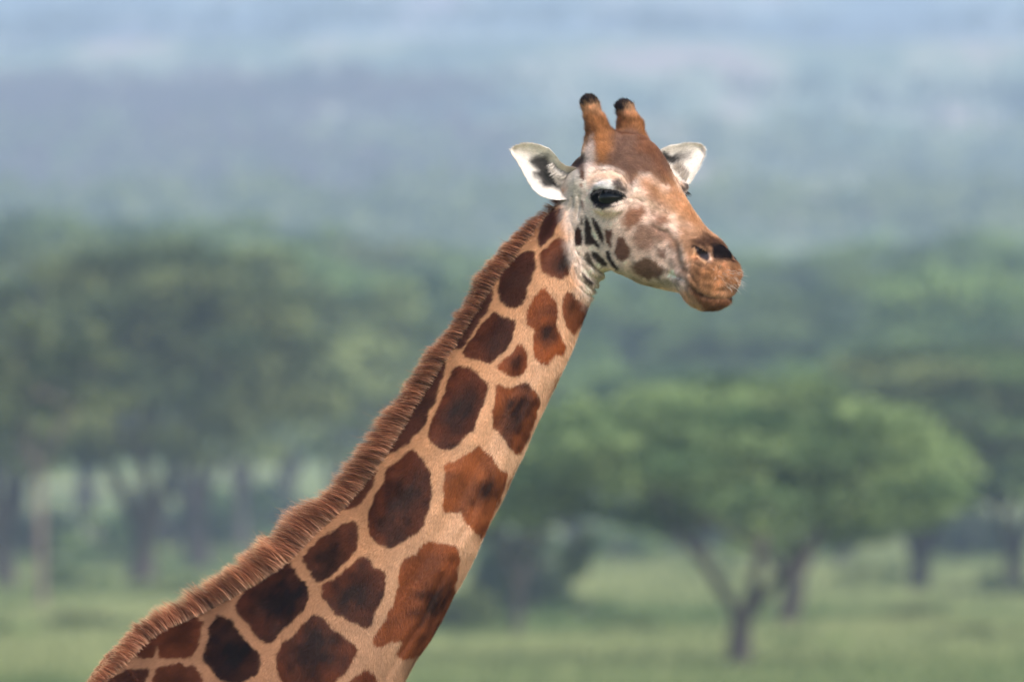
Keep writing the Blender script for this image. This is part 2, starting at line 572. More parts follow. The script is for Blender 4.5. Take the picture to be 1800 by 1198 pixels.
EAR_NEAR = (
    [(1022, 298)] + ZR((930, 553), (870, 543), (790, 490), (720, 390), (640, 310), (530, 265), (410, 240), (290, 245), (180, 282), (137, 325)),
    [(1022, 348)] + ZR((920, 985), (850, 983), (760, 990), (640, 975), (530, 935), (430, 850), (360, 740), (290, 610), (220, 490), (150, 400), (133, 355)))
EAR_FAR = (
    [(1130, 288), (1148, 272), (1162, 261), (1178, 253), (1206, 249), (1230, 249.5), (1239, 254)],
    [(1150, 340), (1180, 336), (1200, 330), (1213, 320), (1220, 308), (1231, 289), (1239, 272), (1241.5, 262)])
for args in ((EAR_NEAR[0], EAR_NEAR[1], lambda s: -24 - 22 * s, 34, 1, 2), (EAR_FAR[0], EAR_FAR[1], lambda s: 78 + 62 * s, 30, 3, 4)):
    ev, ef, er = ear(*args)
    Q = np.concatenate([Q, ef + len(V)])
    V = np.concatenate([V, ev])
    REGION = np.concatenate([REGION, er])

W3 = to_world(V)
# orientation: make every shell's faces point outward
def flip_if_inward(lo, hi):
    k = np.where((Q[:, 0] >= lo) & (Q[:, 0] < hi))[0]
    f = Q[k]
    a, b, c, d = (W3[f[:, i]] for i in range(4))
    n = np.cross(c - a, d - b)
    cen = (a + b + c + d) / 4
    vol = (n * (cen - cen.mean(0))).sum()
    if vol < 0:
        Q[k] = f[:, ::-1]
flip_if_inward(0, Nbody)
_ne = (len(V) - Nbody) // 2
flip_if_inward(Nbody, Nbody + _ne)
flip_if_inward(Nbody + _ne, len(V))

MANE_BASE = [(988, 352), (975, 358), (943, 398), (912, 442), (864, 504), (801, 606), (782, 633), (740, 699), (686, 789), (649, 840), (608, 888), (560, 932), (509, 985), (455, 1022), (398, 1053), (345, 1080), (296, 1102), (262, 1124), (233, 1153), (195, 1188), (150, 1232), (90, 1290)]
MANE_LEN = [6, 14, 26, 31, 38, 40, 41, 43, 50, 54, 57, 60, 60, 52, 47, 44, 43, 42, 36, 26, 24, 22]
# ------------------------------------------------------------------ coat markings
def poly_sd(P2, poly):
    """signed distance to a polygon, negative inside"""
    A = np.asarray(poly, float)
    B = np.roll(A, -1, 0)
    best = np.full(len(P2), 1e9)
    ins = np.zeros(len(P2), bool)
    x, y = P2[:, 0], P2[:, 1]
    for a, b in zip(A, B):
        ab = b - a
        t = np.clip(((x - a[0]) * ab[0] + (y - a[1]) * ab[1]) / (ab @ ab + 1e-9), 0, 1)
        best = np.minimum(best, (x - a[0] - t * ab[0]) ** 2 + (y - a[1] - t * ab[1]) ** 2)
        c = (a[1] > y) != (b[1] > y)
        ins ^= c & (x < (b[0] - a[0]) * (y - a[1]) / (b[1] - a[1] + 1e-12) + a[0])
    d = np.sqrt(best)
    return np.where(ins, -d, d)

DK, MD, OR = (74, 42, 32), (110, 62, 38), (152, 88, 50)
# neck patches: outline, rim colour, core colour, core place (or None), core reach
PATCH = [
    (ZA((850, 55), (868, 150), (852, 225), (805, 270), (765, 305), (772, 210), (808, 130)), (78, 46, 38), (60, 34, 30), None, 14),
    (ZA((880, 78), (907, 100), (897, 135), (878, 160), (866, 120)), (92, 54, 44), (70, 40, 34), None, 8),
    (ZA((870, 255), (915, 265), (935, 320), (942, 400), (932, 462), (895, 488), (850, 472), (800, 458), (780, 420), (785, 340), (830, 310), (850, 275)), (112, 66, 44), (46, 28, 26), (910, 400), 42),
    (ZA((740, 330), (737, 430), (702, 530), (660, 620), (625, 662), (580, 642), (540, 612), (528, 540), (550, 480), (600, 400), (660, 345)), (86, 50, 38), (62, 36, 30), (630, 520), 110),
    (ZA((492, 548), (492, 600), (442, 700), (382, 790), (320, 885), (262, 895), (310, 800), (370, 690), (425, 620)), (88, 56, 46), (72, 44, 38), None, 14),
    (ZA((500, 690), (545, 715), (610, 730), (627, 770), (592, 850), (540, 920), (480, 972), (400, 965), (326, 930), (340, 880), (390, 830), (430, 770), (470, 720)), (92, 52, 34), (58, 32, 26), (500, 840), 90),
    (ZA((785, 543), (830, 590), (855, 640), (860, 700), (862, 780), (907, 880), (890, 932), (850, 930), (800, 987), (768, 987), (745, 940), (733, 850), (745, 790), (688, 740), (700, 660), (740, 590)), (146, 84, 46), (52, 30, 24), (822, 800), 55),
    (ZA((935, 573), (980, 610), (1040, 640), (1047, 680), (1010, 740), (965, 805), (935, 770), (908, 710), (899, 640), (915, 590)), (130, 80, 52), (84, 52, 38), (955, 640), 34),
    (ZA((650, 863), (690, 940), (692, 1000), (650, 1058), (590, 1047), (538, 1015), (560, 970), (610, 920)), (136, 78, 46), (66, 36, 26), (635, 975), 42),
    (ZB((752, 105), (727, 200), (702, 290), (662, 400), (602, 500), (542, 560), (480, 612), (400, 645), (470, 520), (550, 400), (630, 270), (695, 170)), (88, 54, 42), (66, 42, 38), (640, 370), 60),
    (ZB((825, 133), (900, 160), (992, 220), (987, 290), (957, 380), (902, 500), (830, 580), (760, 622), (708, 612), (648, 530), (690, 440), (740, 340), (760, 240), (785, 160)), (94, 52, 34), (42, 26, 26), (855, 380), 95),
    (ZB((1050, 253), (1130, 260), (1222, 233), (1272, 290), (1292, 350), (1270, 430), (1220, 550), (1170, 645), (1100, 582), (1070, 512), (1022, 482), (1030, 400), (1050, 320)), (140, 84, 52), (44, 26, 22), (1155, 400), 90),
    (ZB((550, 622), (590, 660), (652, 740), (662, 850), (657, 960), (602, 1080), (500, 1152), (440, 1188), (350, 1152), (308, 1110), (298, 1000), (340, 900), (400, 810), (410, 740), (480, 680)), (98, 54, 34), (48, 28, 24), (510, 930), 120),
    (ZB((940, 598), (990, 640), (1032, 690), (1060, 740), (1112, 760), (1092, 830), (1050, 930), (1000, 1042), (962, 1135), (925, 1090), (880, 1035), (830, 982), (738, 984), (745, 900), (738, 820), (760, 710), (830, 680), (890, 640)), (150, 92, 56), (48, 28, 22), (985, 850), 70),
    (ZB((348, 742), (302, 850), (232, 962), (162, 970), (230, 870), (300, 785)), (106, 66, 48), (88, 54, 42), None, 14),
    (ZCC((832, 242), (832, 330), (832, 402), (760, 482), (690, 552), (610, 608), (578, 550), (516, 460), (580, 400), (660, 330), (750, 273)), (92, 54, 38), (44, 28, 26), (680, 450), 90),
    (ZCC((870, 453), (915, 480), (940, 520), (1003, 540), (997, 620), (972, 700), (932, 770), (900, 858), (830, 832), (740, 792), (680, 732), (632, 680), (640, 630), (720, 580), (790, 520)), (100, 55, 34), (44, 26, 24), (830, 650), 100),
    (ZCC((440, 492), (482, 560), (532, 620), (553, 680), (522, 750), (460, 812), (390, 882), (330, 948), (280, 942), (218, 860), (126, 760), (160, 690), (250, 620), (350, 550)), (86, 48, 34), (28, 18, 18), (370, 720), 120),
    (ZCC((590, 788), (650, 820), (690, 880), (760, 930), (844, 990), (802, 1050), (762, 1110), (690, 1200), (640, 1270), (500, 1290), (420, 1200), (376, 1130), (367, 1050), (400, 970), (480, 900), (530, 840)), (98, 54, 34), (44, 26, 24), (590, 1000), 120),
    (ZCC((1240, 363), (1330, 370), (1432, 400), (1427, 480), (1402, 640), (1424, 700), (1342, 830), (1262, 940), (1192, 1042), (1066, 1032), (1110, 950), (1040, 930), (965, 975), (936, 930), (1000, 830), (1060, 720), (1090, 590), (1110, 470), (1180, 430)), (138, 82, 50), (46, 28, 22), (1285, 720), 85),
    (ZCC((890, 1108), (932, 1160), (960, 1230), (900, 1300), (780, 1290), (760, 1210), (830, 1150)), (118, 68, 44), (80, 44, 32), None, 30),
    (ZD((1110, 628), (1190, 660), (1262, 750), (1332, 830), (1382, 890), (1442, 920), (1463, 1000), (1422, 1060), (1332, 1122), (1260, 1152), (1110, 1112), (1068, 1030), (998, 960), (1030, 880), (1050, 780), (1060, 690)), (66, 38, 28), (26, 16, 16), (1230, 920), 150),
    (ZD((700, 720), (800, 658), (940, 648), (982, 680), (972, 780), (932, 880), (870, 942), (760, 952), (648, 932), (638, 850), (640, 780)), (104, 58, 36), (84, 46, 30), None, 30),
    (ZD((640, 770), (602, 932), (540, 942), (446, 954), (480, 900), (560, 830)), (100, 56, 36), (84, 46, 32), None, 20),
    (ZD((562, 1050), (542, 1112), (480, 1220), (300, 1240), (240, 1165), (300, 1110), (400, 1060)), (82, 48, 34), (58, 34, 26), None, 30),
    (ZD((650, 1030), (800, 1008), (930, 1030), (962, 1080), (994, 1140), (940, 1230), (760, 1260), (640, 1210), (598, 1140)), (98, 56, 36), (70, 40, 28), None, 40),
]
def chaikin(p):
    A = np.asarray(p, float); B = np.roll(A, -1, 0)
    return np.stack([A * 0.85 + B * 0.15, A * 0.15 + B * 0.85], 1).reshape(-1, 2)
PATCH = [(chaikin(p_),) + tuple(r_) for p_, *r_ in PATCH]
_Z3 = (3.3275, 3.3275, 3.346, 4.5)

# head: outline, colour, edge softness, opacity
HEADPAINT = [
    # pale face, jaw, throat
    (ZH((330, 560), (430, 330), (480, 250), (700, 240), (850, 420), (1000, 640), (1000, 960), (900, 1030), (560, 1000), (490, 1040), (440, 1110), (400, 1040), (340, 800), (320, 640)), (248, 229, 217), 14, 1.0),
    (ZR((700, 760), (760, 600), (900, 520), (1000, 545), (1090, 600), (1100, 900), (1060, 1110), (960, 1130), (860, 1090), (740, 1000), (800, 900), (900, 820)), (228, 218, 208), 8, 0.95),
    (ZR((860, 1000), (960, 960), (1030, 1000), (1040, 1090), (960, 1110), (880, 1080)), (150, 138, 122), 8, 0.6),
    # cheek warmth
    (ZH((640, 560), (760, 600), (880, 700), (900, 800), (880, 940), (700, 970), (600, 900), (560, 760), (600, 640)), (226, 196, 176), 26, 0.8),
    # forehead dark brown
    (ZH((420, 270), (440, 160), (760, 160), (800, 300), (850, 400), (895, 520), (860, 560), (800, 500), (755, 462), (705, 455), (660, 520), (635, 500), (600, 440), (540, 402), (490, 410), (470, 340)), (120, 82, 62), 9, 0.95),
    (ZH((690, 262), (780, 285), (830, 400), (880, 500), (820, 470), (770, 380), (700, 330)), (146, 94, 64), 14, 0.7),
    # orange by near horn, white streak
    (ZH((440, 150), (560, 150), (560, 270), (560, 340), (520, 400), (490, 400), (470, 330), (440, 260)), (184, 126, 80), 12, 0.9),
    (ZH((432, 330), (462, 270), (478, 320), (480, 370), (452, 420), (428, 400)), (228, 208, 200), 7, 0.95),
    (ZH((355, 400), (385, 365), (428, 345), (432, 400), (425, 450), (400, 420)), (84, 56, 48), 5, 0.9),
    # nasal bridge tan
    (ZH((700, 470), (760, 470), (800, 500), (870, 530), (930, 560), (1060, 730), (1060, 800), (960, 760), (880, 690), (820, 640), (740, 560)), (208, 160, 120), 18, 0.95),
    (ZH((850, 480), (900, 530), (980, 640), (1050, 730), (990, 740), (910, 640), (850, 560)), (190, 132, 86), 12, 0.8),
    (ZH((700, 540), (760, 580), (830, 640), (900, 700), (880, 720), (800, 660), (720, 600), (660, 560)), (226, 198, 170), 10, 0.6),
    (ZH((690, 470), (740, 480), (800, 560), (850, 640), (800, 620), (740, 560)), (176, 120, 82), 9, 0.5),
    # brow, lids
    (ZH((440, 470), (500, 430), (570, 430), (620, 460), (648, 530), (610, 520), (560, 485), (500, 480), (450, 520)), (226, 192, 164), 7, 0.8),
    (ZH((470, 520), (500, 492), (545, 490), (575, 515), (550, 530), (480, 540)), (240, 236, 236), 4, 1.0),
    (ZH((555, 488), (590, 486), (630, 512), (640, 545), (612, 540), (575, 520)), (58, 46, 46), 6, 0.92),
    (ZH((448, 548), (480, 528), (540, 524), (590, 530), (630, 552), (604, 587), (562, 612), (520, 627), (482, 611), (455, 579)), (30, 25, 27), 2.5, 1.0),
    # face spots, and one painted fold shadow
    (ZH((640, 620), (722, 600), (742, 640), (700, 700), (650, 722), (618, 680)), (168, 118, 90), 8, 0.95),
    (ZH((760, 640), (840, 655), (856, 700), (810, 716), (765, 690)), (170, 120, 92), 9, 0.85),
    (ZH((690, 700), (760, 712), (850, 722), (900, 790), (890, 850), (840, 800), (780, 790), (760, 820), (740, 836), (700, 832), (668, 790)), (160, 120, 98), 9, 0.85),
    (ZH((785, 822), (830, 820), (846, 872), (800, 884)), (128, 92, 76), 6, 0.9),
    (ZH((656, 910), (720, 868), (784, 880), (834, 918), (800, 962), (740, 978), (676, 952)), (132, 96, 74), 5, 0.95),
    (ZH((850, 820), (900, 860), (940, 990), (900, 960), (860, 900)), (166, 138, 124), 9, 0.7),
    (ZH((596, 935), (660, 958), (760, 985), (850, 960), (930, 990), (860, 1010), (740, 1020), (640, 975)), (120, 104, 74), 5, 0.55),
    (ZE((590, 640), (640, 638), (682, 700), (717, 760), (692, 842), (640, 878), (578, 842), (552, 780), (568, 720)), (124, 88, 72), 3, 1.0),
    (ZE((472, 580), (542, 574), (533, 640), (522, 728), (494, 712), (468, 640)), (122, 84, 70), 2.5, 1.0),
    (ZE((210, 532), (242, 580), (252, 640), (247, 718), (198, 718), (173, 660), (170, 590)), (74, 46, 38), 2, 1.0),
    (ZE((240, 446), (260, 468), (257, 524), (233, 514)), (74, 46, 40), 1.5, 1.0),
    (ZE((280, 432), (312, 455), (332, 520), (352, 620), (412, 716), (402, 734), (350, 712), (273, 708), (268, 600), (273, 500)), (66, 48, 42), 2, 1.0),
    (ZE((344, 442), (392, 490), (427, 560), (463, 670), (462, 704), (428, 688), (398, 620), (358, 520)), (68, 50, 44), 2, 1.0),
    (ZE((268, 790), (297, 776), (342, 860), (384, 934), (330, 914), (288, 850)), (78, 62, 52), 2, 0.9),
    (ZE((338, 772), (402, 784), (442, 830), (494, 890), (482, 924), (418, 902), (358, 840)), (70, 54, 44), 2, 1.0),
    (ZE((468, 768), (502, 768), (532, 850), (598, 940), (582, 974), (538, 932), (488, 850)), (62, 46, 42), 2, 1.0),
    (ZE((228, 938), (282, 1010), (348, 1060), (332, 1098), (278, 1062), (232, 990)), (64, 50, 44), 2, 0.95),
    (ZE((205, 775), (300, 890), (420, 975), (410, 990), (290, 905), (198, 790)), (88, 70, 60), 2, 0.7),  # shade of the throat fold, painted along its line
    (ZE((243, 0), (277, 18), (278, 90), (250, 106), (236, 70)), (110, 74, 58), 2, 0.95),
    (ZE((230, 128), (266, 134), (262, 168), (233, 167)), (166, 130, 112), 2, 0.9),
    (ZE((233, 288), (256, 290), (274, 350), (262, 380), (246, 350)), (120, 92, 78), 2, 0.8),
    (ZE((430, 950), (560, 960), (640, 960), (740, 1010), (700, 1030), (560, 985), (450, 1080), (340, 1198), (330, 1120)), (160, 152, 112), 8, 0.5),
    # nose and lips
    (ZM((330, 330), (560, 350), (650, 420), (740, 560), (860, 660), (880, 900), (700, 1000), (480, 950), (400, 860), (360, 700), (330, 560), (280, 440)), (188, 144, 110), 14, 0.95),
    (ZM((420, 500), (470, 480), (500, 640), (600, 700), (580, 760), (470, 740), (400, 660), (360, 560)), (172, 126, 92), 9, 0.7),
    (ZM((440, 470), (520, 440), (600, 400), (680, 450), (720, 520), (620, 520), (520, 530), (450, 510)), (112, 78, 60), 8, 0.9),
    (ZM((600, 510), (690, 492), (722, 560), (728, 632), (682, 664), (620, 644), (586, 580)), (40, 32, 34), 4, 1.0),
    (ZM((446, 510), (500, 545), (568, 568), (582, 622), (560, 672), (500, 640), (452, 580)), (58, 52, 56), 3, 1.0),
    (ZM((448, 512), (505, 548), (566, 575), (560, 592), (500, 572), (452, 545)), (16, 14, 16), 2, 1.0),
    (ZM((560, 570), (592, 600), (600, 640), (570, 668), (552, 660), (578, 630)), (216, 180, 160), 3, 0.8),
    (ZM((400, 700), (560, 690), (720, 660), (840, 690), (850, 860), (700, 930), (520, 920), (430, 850)), (190, 134, 92), 16, 0.75),
    (ZM((480, 700), (600, 710), (640, 780), (560, 830), (470, 800)), (150, 104, 66), 10, 0.6),
    (ZM((400, 860), (470, 905), (560, 955), (680, 975), (800, 955), (870, 890), (880, 1000), (720, 1120), (560, 1110), (430, 960)), (122, 78, 48), 6, 0.95),
    (ZM((390, 850), (470, 915), (560, 955), (680, 970), (800, 950), (870, 890), (872, 905), (800, 968), (680, 988), (550, 972), (450, 925)), (84, 52, 34), 2.5, 0.8),  # shade in the mouth crease, painted as a thin dark line
    (ZH((610, 200), (640, 120), (720, 180), (740, 260), (620, 260)), (140, 84, 50), 10, 0.9),
]
# ear insides
EARPAINT = {
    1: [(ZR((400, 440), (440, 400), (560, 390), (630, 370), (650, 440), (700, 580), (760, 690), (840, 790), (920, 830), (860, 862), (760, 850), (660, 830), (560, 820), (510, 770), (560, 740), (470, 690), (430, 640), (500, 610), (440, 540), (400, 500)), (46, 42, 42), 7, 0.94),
        (ZR((640, 440), (720, 560), (800, 680), (900, 790), (900, 700), (800, 560), (700, 420)), (214, 206, 198), 6, 0.5)],
    3: [(ZH((800, 330), (850, 345), (905, 345), (900, 370), (860, 395), (820, 380)), (48, 44, 44), 5, 0.95),
        (ZH((880, 340), (950, 330), (930, 380), (890, 390)), (150, 140, 134), 8, 0.6)],
    2: [], 4: [],
}
EARBASE = {1: (246, 238, 232), 2: (206, 190, 176), 3: (246, 240, 234), 4: (206, 190, 176)}

COAT_GAIN = np.array((0.93, 0.90, 0.86))      # real hair is a little darker than its sunlit look
def coat(P, region):
    """base colour of the hair at points P in giraffe units"""
    P = np.asarray(P, np.float64)
    uu = paint_u(P)
    P2 = np.stack([uu, P[:, 1]], 1)
    N = len(P)
    n1 = vnoise(P, 5.0) - 0.5
    n2 = vnoise(P, 16.0) - 0.5
    n3 = vnoise(P, 60.0) - 0.5
    # ground colour: warmer to the crest, paler to the throat
    cen = np.asarray(NECK)
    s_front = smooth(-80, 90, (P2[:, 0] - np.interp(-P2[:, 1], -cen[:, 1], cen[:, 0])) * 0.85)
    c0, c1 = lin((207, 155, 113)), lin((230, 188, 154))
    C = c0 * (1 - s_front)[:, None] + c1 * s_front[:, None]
    sh = smooth(-250, 520, (P2[:, 1] - 900) * 0.75 - (P2[:, 0] - 700) * 0.65)  # greyer shoulder coat, with the dimmer light there painted in
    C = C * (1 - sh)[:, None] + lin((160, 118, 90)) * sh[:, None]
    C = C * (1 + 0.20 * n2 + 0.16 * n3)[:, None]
    wob = np.stack([P2[:, 0] + n2 * 6, P2[:, 1] + (vnoise(P + 71, 13.0) - 0.5) * 6], 1)
    def cull(poly, m):
        a = np.asarray(poly)
        return np.where((P2[:, 0] > a[:, 0].min() - m) & (P2[:, 0] < a[:, 0].max() + m) & (P2[:, 1] > a[:, 1].min() - m) & (P2[:, 1] < a[:, 1].max() + m))[0]
    body = region == 0
    SA = np.stack([P[:, 0] * 0.87 + P[:, 1] * 0.5, (P[:, 0] * 0.5 - P[:, 1] * 0.87) * 0.22, P[:, 2]], 1)
    streak = vnoise(SA, 7.0) * 0.6 + vnoise(SA + 40, 3.0) * 0.4
    for i, (poly, rim, core, cp, reach) in enumerate(PATCH):
        k = cull(poly, 10)
        k = k[body[k]]
        if not len(k):
            continue
        sd = poly_sd(wob[k], poly) + n1[k] * 3.2 - 2.4
        m = 1 - smooth(-2.2, 2.2, sd)
        a = np.asarray(poly)
        if cp is None:
            cc = a.mean(0)
        else:
            zi = 0 if 2 <= i <= 8 else 1 if i <= 14 else 2 if i <= 20 else 3
            cc = np.asarray(zoom(*[(720, 340), (560, 600), (380, 840), (140, 940)][zi], _Z3[zi], [cp])[0])
            reach = reach / _Z3[zi]
        dx = P2[k] - cc
        # dark cores stretch along the neck
        al = dx[:, 0] * 0.5 - dx[:, 1] * 0.87
        ac = dx[:, 0] * 0.87 + dx[:, 1] * 0.5
        rr = np.sqrt((al / 1.5) ** 2 + ac ** 2) * (1 + 0.9 * n2[k] + 0.5 * n3[k])
        cw = np.exp(-(rr / (reach * 1.2)) ** 1.8) * (0.75 + 0.7 * streak[k])
        cw = np.clip(cw, 0, 1)
        if cp is None:
            cw = smooth(0, -reach, sd)
        pc = lin(rim) * np.array((1.18, 1.02, 0.88)) * (1 - cw)[:, None] + lin(core) * np.array((1.12, 0.95, 0.62)) * cw[:, None]
        pc = pc * (1 + 0.35 * n2[k] + 0.25 * n3[k])[:, None] * (1 - 0.34 * sh[k])[:, None]  # patches dimmed by the same painted falloff of light
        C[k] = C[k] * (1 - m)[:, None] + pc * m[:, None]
    # rest of the body, out of the picture: cells with dark centres
    k = np.where(body & (P[:, 1] > 1215))[0]
    if len(k):
        S = 150.0
        X = P[k] / np.array((S, S, S * 0.8))
        I = np.floor(X)
        b1 = np.full(len(k), 9.0); b2 = np.full(len(k), 9.0)
        for a in (-1, 0, 1):
            for b in (-1, 0, 1):
                for c in (-1, 0, 1):
                    J = (I + (a, b, c)).astype(np.int64)
                    h = np.stack([_hash(J[:, 0] + 17 * t, J[:, 1] + 31 * t, J[:, 2] + 7 * t) for t in (1, 2, 3)], 1)
                    dd = np.sqrt(((X - J - h) ** 2).sum(1))
                    b2 = np.minimum(b2, np.maximum(dd, b1)); b1 = np.minimum(b1, dd)
        m = smooth(0.10, 0.16, b2 - b1) * smooth(1215, 1245, P[k, 1]) * smooth(2420, 2300, P[k, 1])
        C[k] = C[k] * (1 - m)[:, None] + (lin((92, 54, 36)) * (1 + n3[k])[:, None]) * m[:, None]
        hoof = P[k, 1] > 3120
        C[k[hoof]] = lin((52, 44, 38))
    k = np.where(body & (P[:, 0] < 992) & (P[:, 1] > 350) & (P[:, 1] < 1240))[0]
    if len(k):
        mb = np.asarray(MANE_BASE, float)
        above = np.interp(P[k, 0], mb[::-1, 0], mb[::-1, 1]) - P[k, 1]
        m = smooth(-2, 7, above)
        C[k] = C[k] * (1 - m)[:, None] + lin((146, 100, 74)) * m[:, None]
    q, _, w = to_head(P)
    for poly, col, soft, op in HEADPAINT:
        k = cull(poly, soft + 4)
        k = k[body[k]]
        if not len(k):
            continue
        sd = poly_sd(P2[k], poly) + n1[k] * min(5.0, 1.5 + soft * 0.5) + n2[k] * min(10, soft * 0.9)
        m = (1 - smooth(-soft, soft, sd)) * op
        pc = lin(col) * (1 + 0.22 * n1[k] + 0.25 * n2[k])[:, None]
        C[k] = C[k] * (1 - m)[:, None] + pc * m[:, None]
    # face: faint pale and dark flecking
    k = np.where(body & (P[:, 1] < 520) & (P[:, 0] > 1010))[0]
    if len(k):
        C[k] *= (1 + 0.34 * (vnoise(P[k] + 21, 11.0) - 0.5) + 0.22 * (vnoise(P[k] + 60, 4.0) - 0.5))[:, None]
    # horn tips, darker down the back edge
    for tp, lim, sl, m_ in (((1037, 184), 185, 0.5, w > 0), ((1099, 191), 191, 0.65, w <= 0)):
        k = np.where(body & m_ & (P[:, 1] < 225) & (P[:, 1] < 250))[0]
        if len(k):
            C[k] *= (1 + 0.9 * (vnoise(P[k] + 3, 9.0) - 0.5) + 0.5 * (vnoise(P[k] + 8, 4.0) - 0.5))[:, None]
            t = P[k, 1] + sl * (P[k, 0] - tp[0]) + n1[k] * 14 + n2[k] * 10
            m = (1 - smooth(lim - 7, lim + 9, t)) * 0.96
            C[k] = C[k] * (1 - m)[:, None] + lin((46, 38, 40)) * m[:, None]
    # mottled lips
    k = np.where(body & (np.linalg.norm(P - head_pt(222, 490, 0), axis=1) < 90))[0]
    if len(k):
        mm = smooth(90, 60, np.linalg.norm(P[k] - head_pt(222, 490, 0), axis=1))
        sp = (vnoise(P[k] + 5, 7.0) - 0.5) * 0.5 + (vnoise(P[k] + 9, 16.0) - 0.5) * 0.7
        C[k] *= (1 + mm * sp)[:, None]
    for r in (1, 2, 3, 4):
        k = np.where(region == r)[0]
        if not len(k):
            continue
        E2 = P[k][:, :2]
        c = lin(EARBASE[r]) * (1 + 0.12 * n2[k])[:, None]
        for poly, col, soft, op in EARPAINT[r]:
            sd = poly_sd(E2, poly) + n1[k] * 7 + n2[k] * 6
            m = (1 - smooth(-soft, soft, sd)) * op
            c = c * (1 - m)[:, None] + lin(col) * m[:, None]
        C[k] = c
    return np.clip(C * COAT_GAIN, 0.004, 0.9).astype(np.float32)

# ------------------------------------------------------------------ materials
def coat_material(name, bump):
    m, nt, bs, out = new_mat(name)
    at = nt.nodes.new('ShaderNodeAttribute'); at.attribute_name = 'coat'
    bs.inputs['Roughness'].default_value = 0.62
    bs.inputs['Specular IOR Level'].default_value = 0.03
    nt.links.new(at.outputs['Color'], bs.inputs['Base Color'])
    if bump:
        tc = nt.nodes.new('ShaderNodeTexCoord')
        nz = nt.nodes.new('ShaderNodeTexNoise'); nz.inputs['Scale'].default_value = 260; nz.inputs['Detail'].default_value = 4
        bp = nt.nodes.new('ShaderNodeBump'); bp.inputs['Strength'].default_value = 0.35; bp.inputs['Distance'].default_value = 0.003
        nt.links.new(tc.outputs['Object'], nz.inputs['Vector'])
        nt.links.new(nz.outputs['Fac'], bp.inputs['Height'])
        nt.links.new(bp.outputs['Normal'], bs.inputs['Normal'])
    return m

def hair_material(name, transl=0.25):
    m, nt, bs, out = new_mat(name)
    nt.nodes.remove(bs)
    at = nt.nodes.new('ShaderNodeAttribute'); at.attribute_name = 'coat'
    df = nt.nodes.new('ShaderNodeBsdfDiffuse')
    tr = nt.nodes.new('ShaderNodeBsdfTranslucent')
    gl = nt.nodes.new('ShaderNodeBsdfGlossy'); gl.inputs['Roughness'].default_value = 0.45
    gl.inputs['Color'].default_value = (0.5, 0.5, 0.5, 1)
    mx = nt.nodes.new('ShaderNodeMixShader'); mx.inputs[0].default_value = transl
    m2 = nt.nodes.new('ShaderNodeMixShader'); m2.inputs[0].default_value = 0.008
    L = nt.links.new
    L(at.outputs['Color'], df.inputs['Color']); L(at.outputs['Color'], tr.inputs['Color'])
    L(df.outputs[0], mx.inputs[1]); L(tr.outputs[0], mx.inputs[2])
    L(mx.outputs[0], m2.inputs[1]); L(gl.outputs[0], m2.inputs[2])
    L(m2.outputs[0], out.inputs['Surface'])
    return m

M_SKIN = coat_material('giraffe_coat', True)
M_HAIR = hair_material('giraffe_hair')
M_MANE = hair_material('giraffe_mane', 0.35)

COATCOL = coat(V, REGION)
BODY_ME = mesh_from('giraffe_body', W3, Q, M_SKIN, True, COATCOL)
giraffe = add('giraffe', BODY_ME)
giraffe['label'] = 'brown patched giraffe with pale head turned towards the viewer and reddish mane'
giraffe['category'] = 'giraffe'

# ------------------------------------------------------------------ short fur
FN = np.zeros((len(V), 3))
_a, _b, _c, _d = (W3[Q[:, i]] for i in range(4))
_fn = np.cross(_c - _a, _d - _b)
for i in range(4):
    np.add.at(FN, Q[:, i], _fn)
FN /= np.linalg.norm(FN, axis=1, keepdims=True) + 1e-12
# back to giraffe units (u, v, d)
def wdir_to_g(D):
    return np.stack([D[:, 0], -D[:, 2], D[:, 1]], 1)
NG = wdir_to_g(FN)

def sample_surface(n, weight):
    """random roots on the body; weight per face multiplies its area"""
    area = np.linalg.norm(_fn, axis=1) * 0.5 * weight
    p = area / area.sum()
    k = RNG.choice(len(Q), n, p=p)
    r1, r2 = RNG.random(n), RNG.random(n)
    def bil(A):
        f = A[Q[k]]
        return ((1 - r1) * (1 - r2))[:, None] * f[:, 0] + (r1 * (1 - r2))[:, None] * f[:, 1] + (r1 * r2)[:, None] * f[:, 2] + ((1 - r1) * r2)[:, None] * f[:, 3]
    return bil(V), bil(NG), k

def blades(R, N, T, length, width, lift, col, seg=1):
    """single-triangle hairs lying along T on the surface"""
    T = T - N * (T * N).sum(1, keepdims=True)
    T /= np.linalg.norm(T, axis=1, keepdims=True) + 1e-9
    B = np.cross(T, N)
    tip = R + (T * np.cos(lift)[:, None] + N * np.sin(lift)[:, None]) * length[:, None]
    a = R - N * 0.6 - B * width[:, None] * 0.5
    b = R - N * 0.6 + B * width[:, None] * 0.5
    Vh = np.stack([a, b, tip], 1).reshape(-1, 3)
    F = np.arange(len(Vh)).reshape(-1, 3)
    # face the same way as the skin
    n = np.cross(b - a, tip - a)
    fl = (n * N).sum(1) > 0           # units are left-handed, so > 0 means inward
    F[fl] = F[fl][:, ::-1]
    return Vh, F, np.repeat(col, 3, 0)

def face_centre(A):
    return A[Q].mean(1)

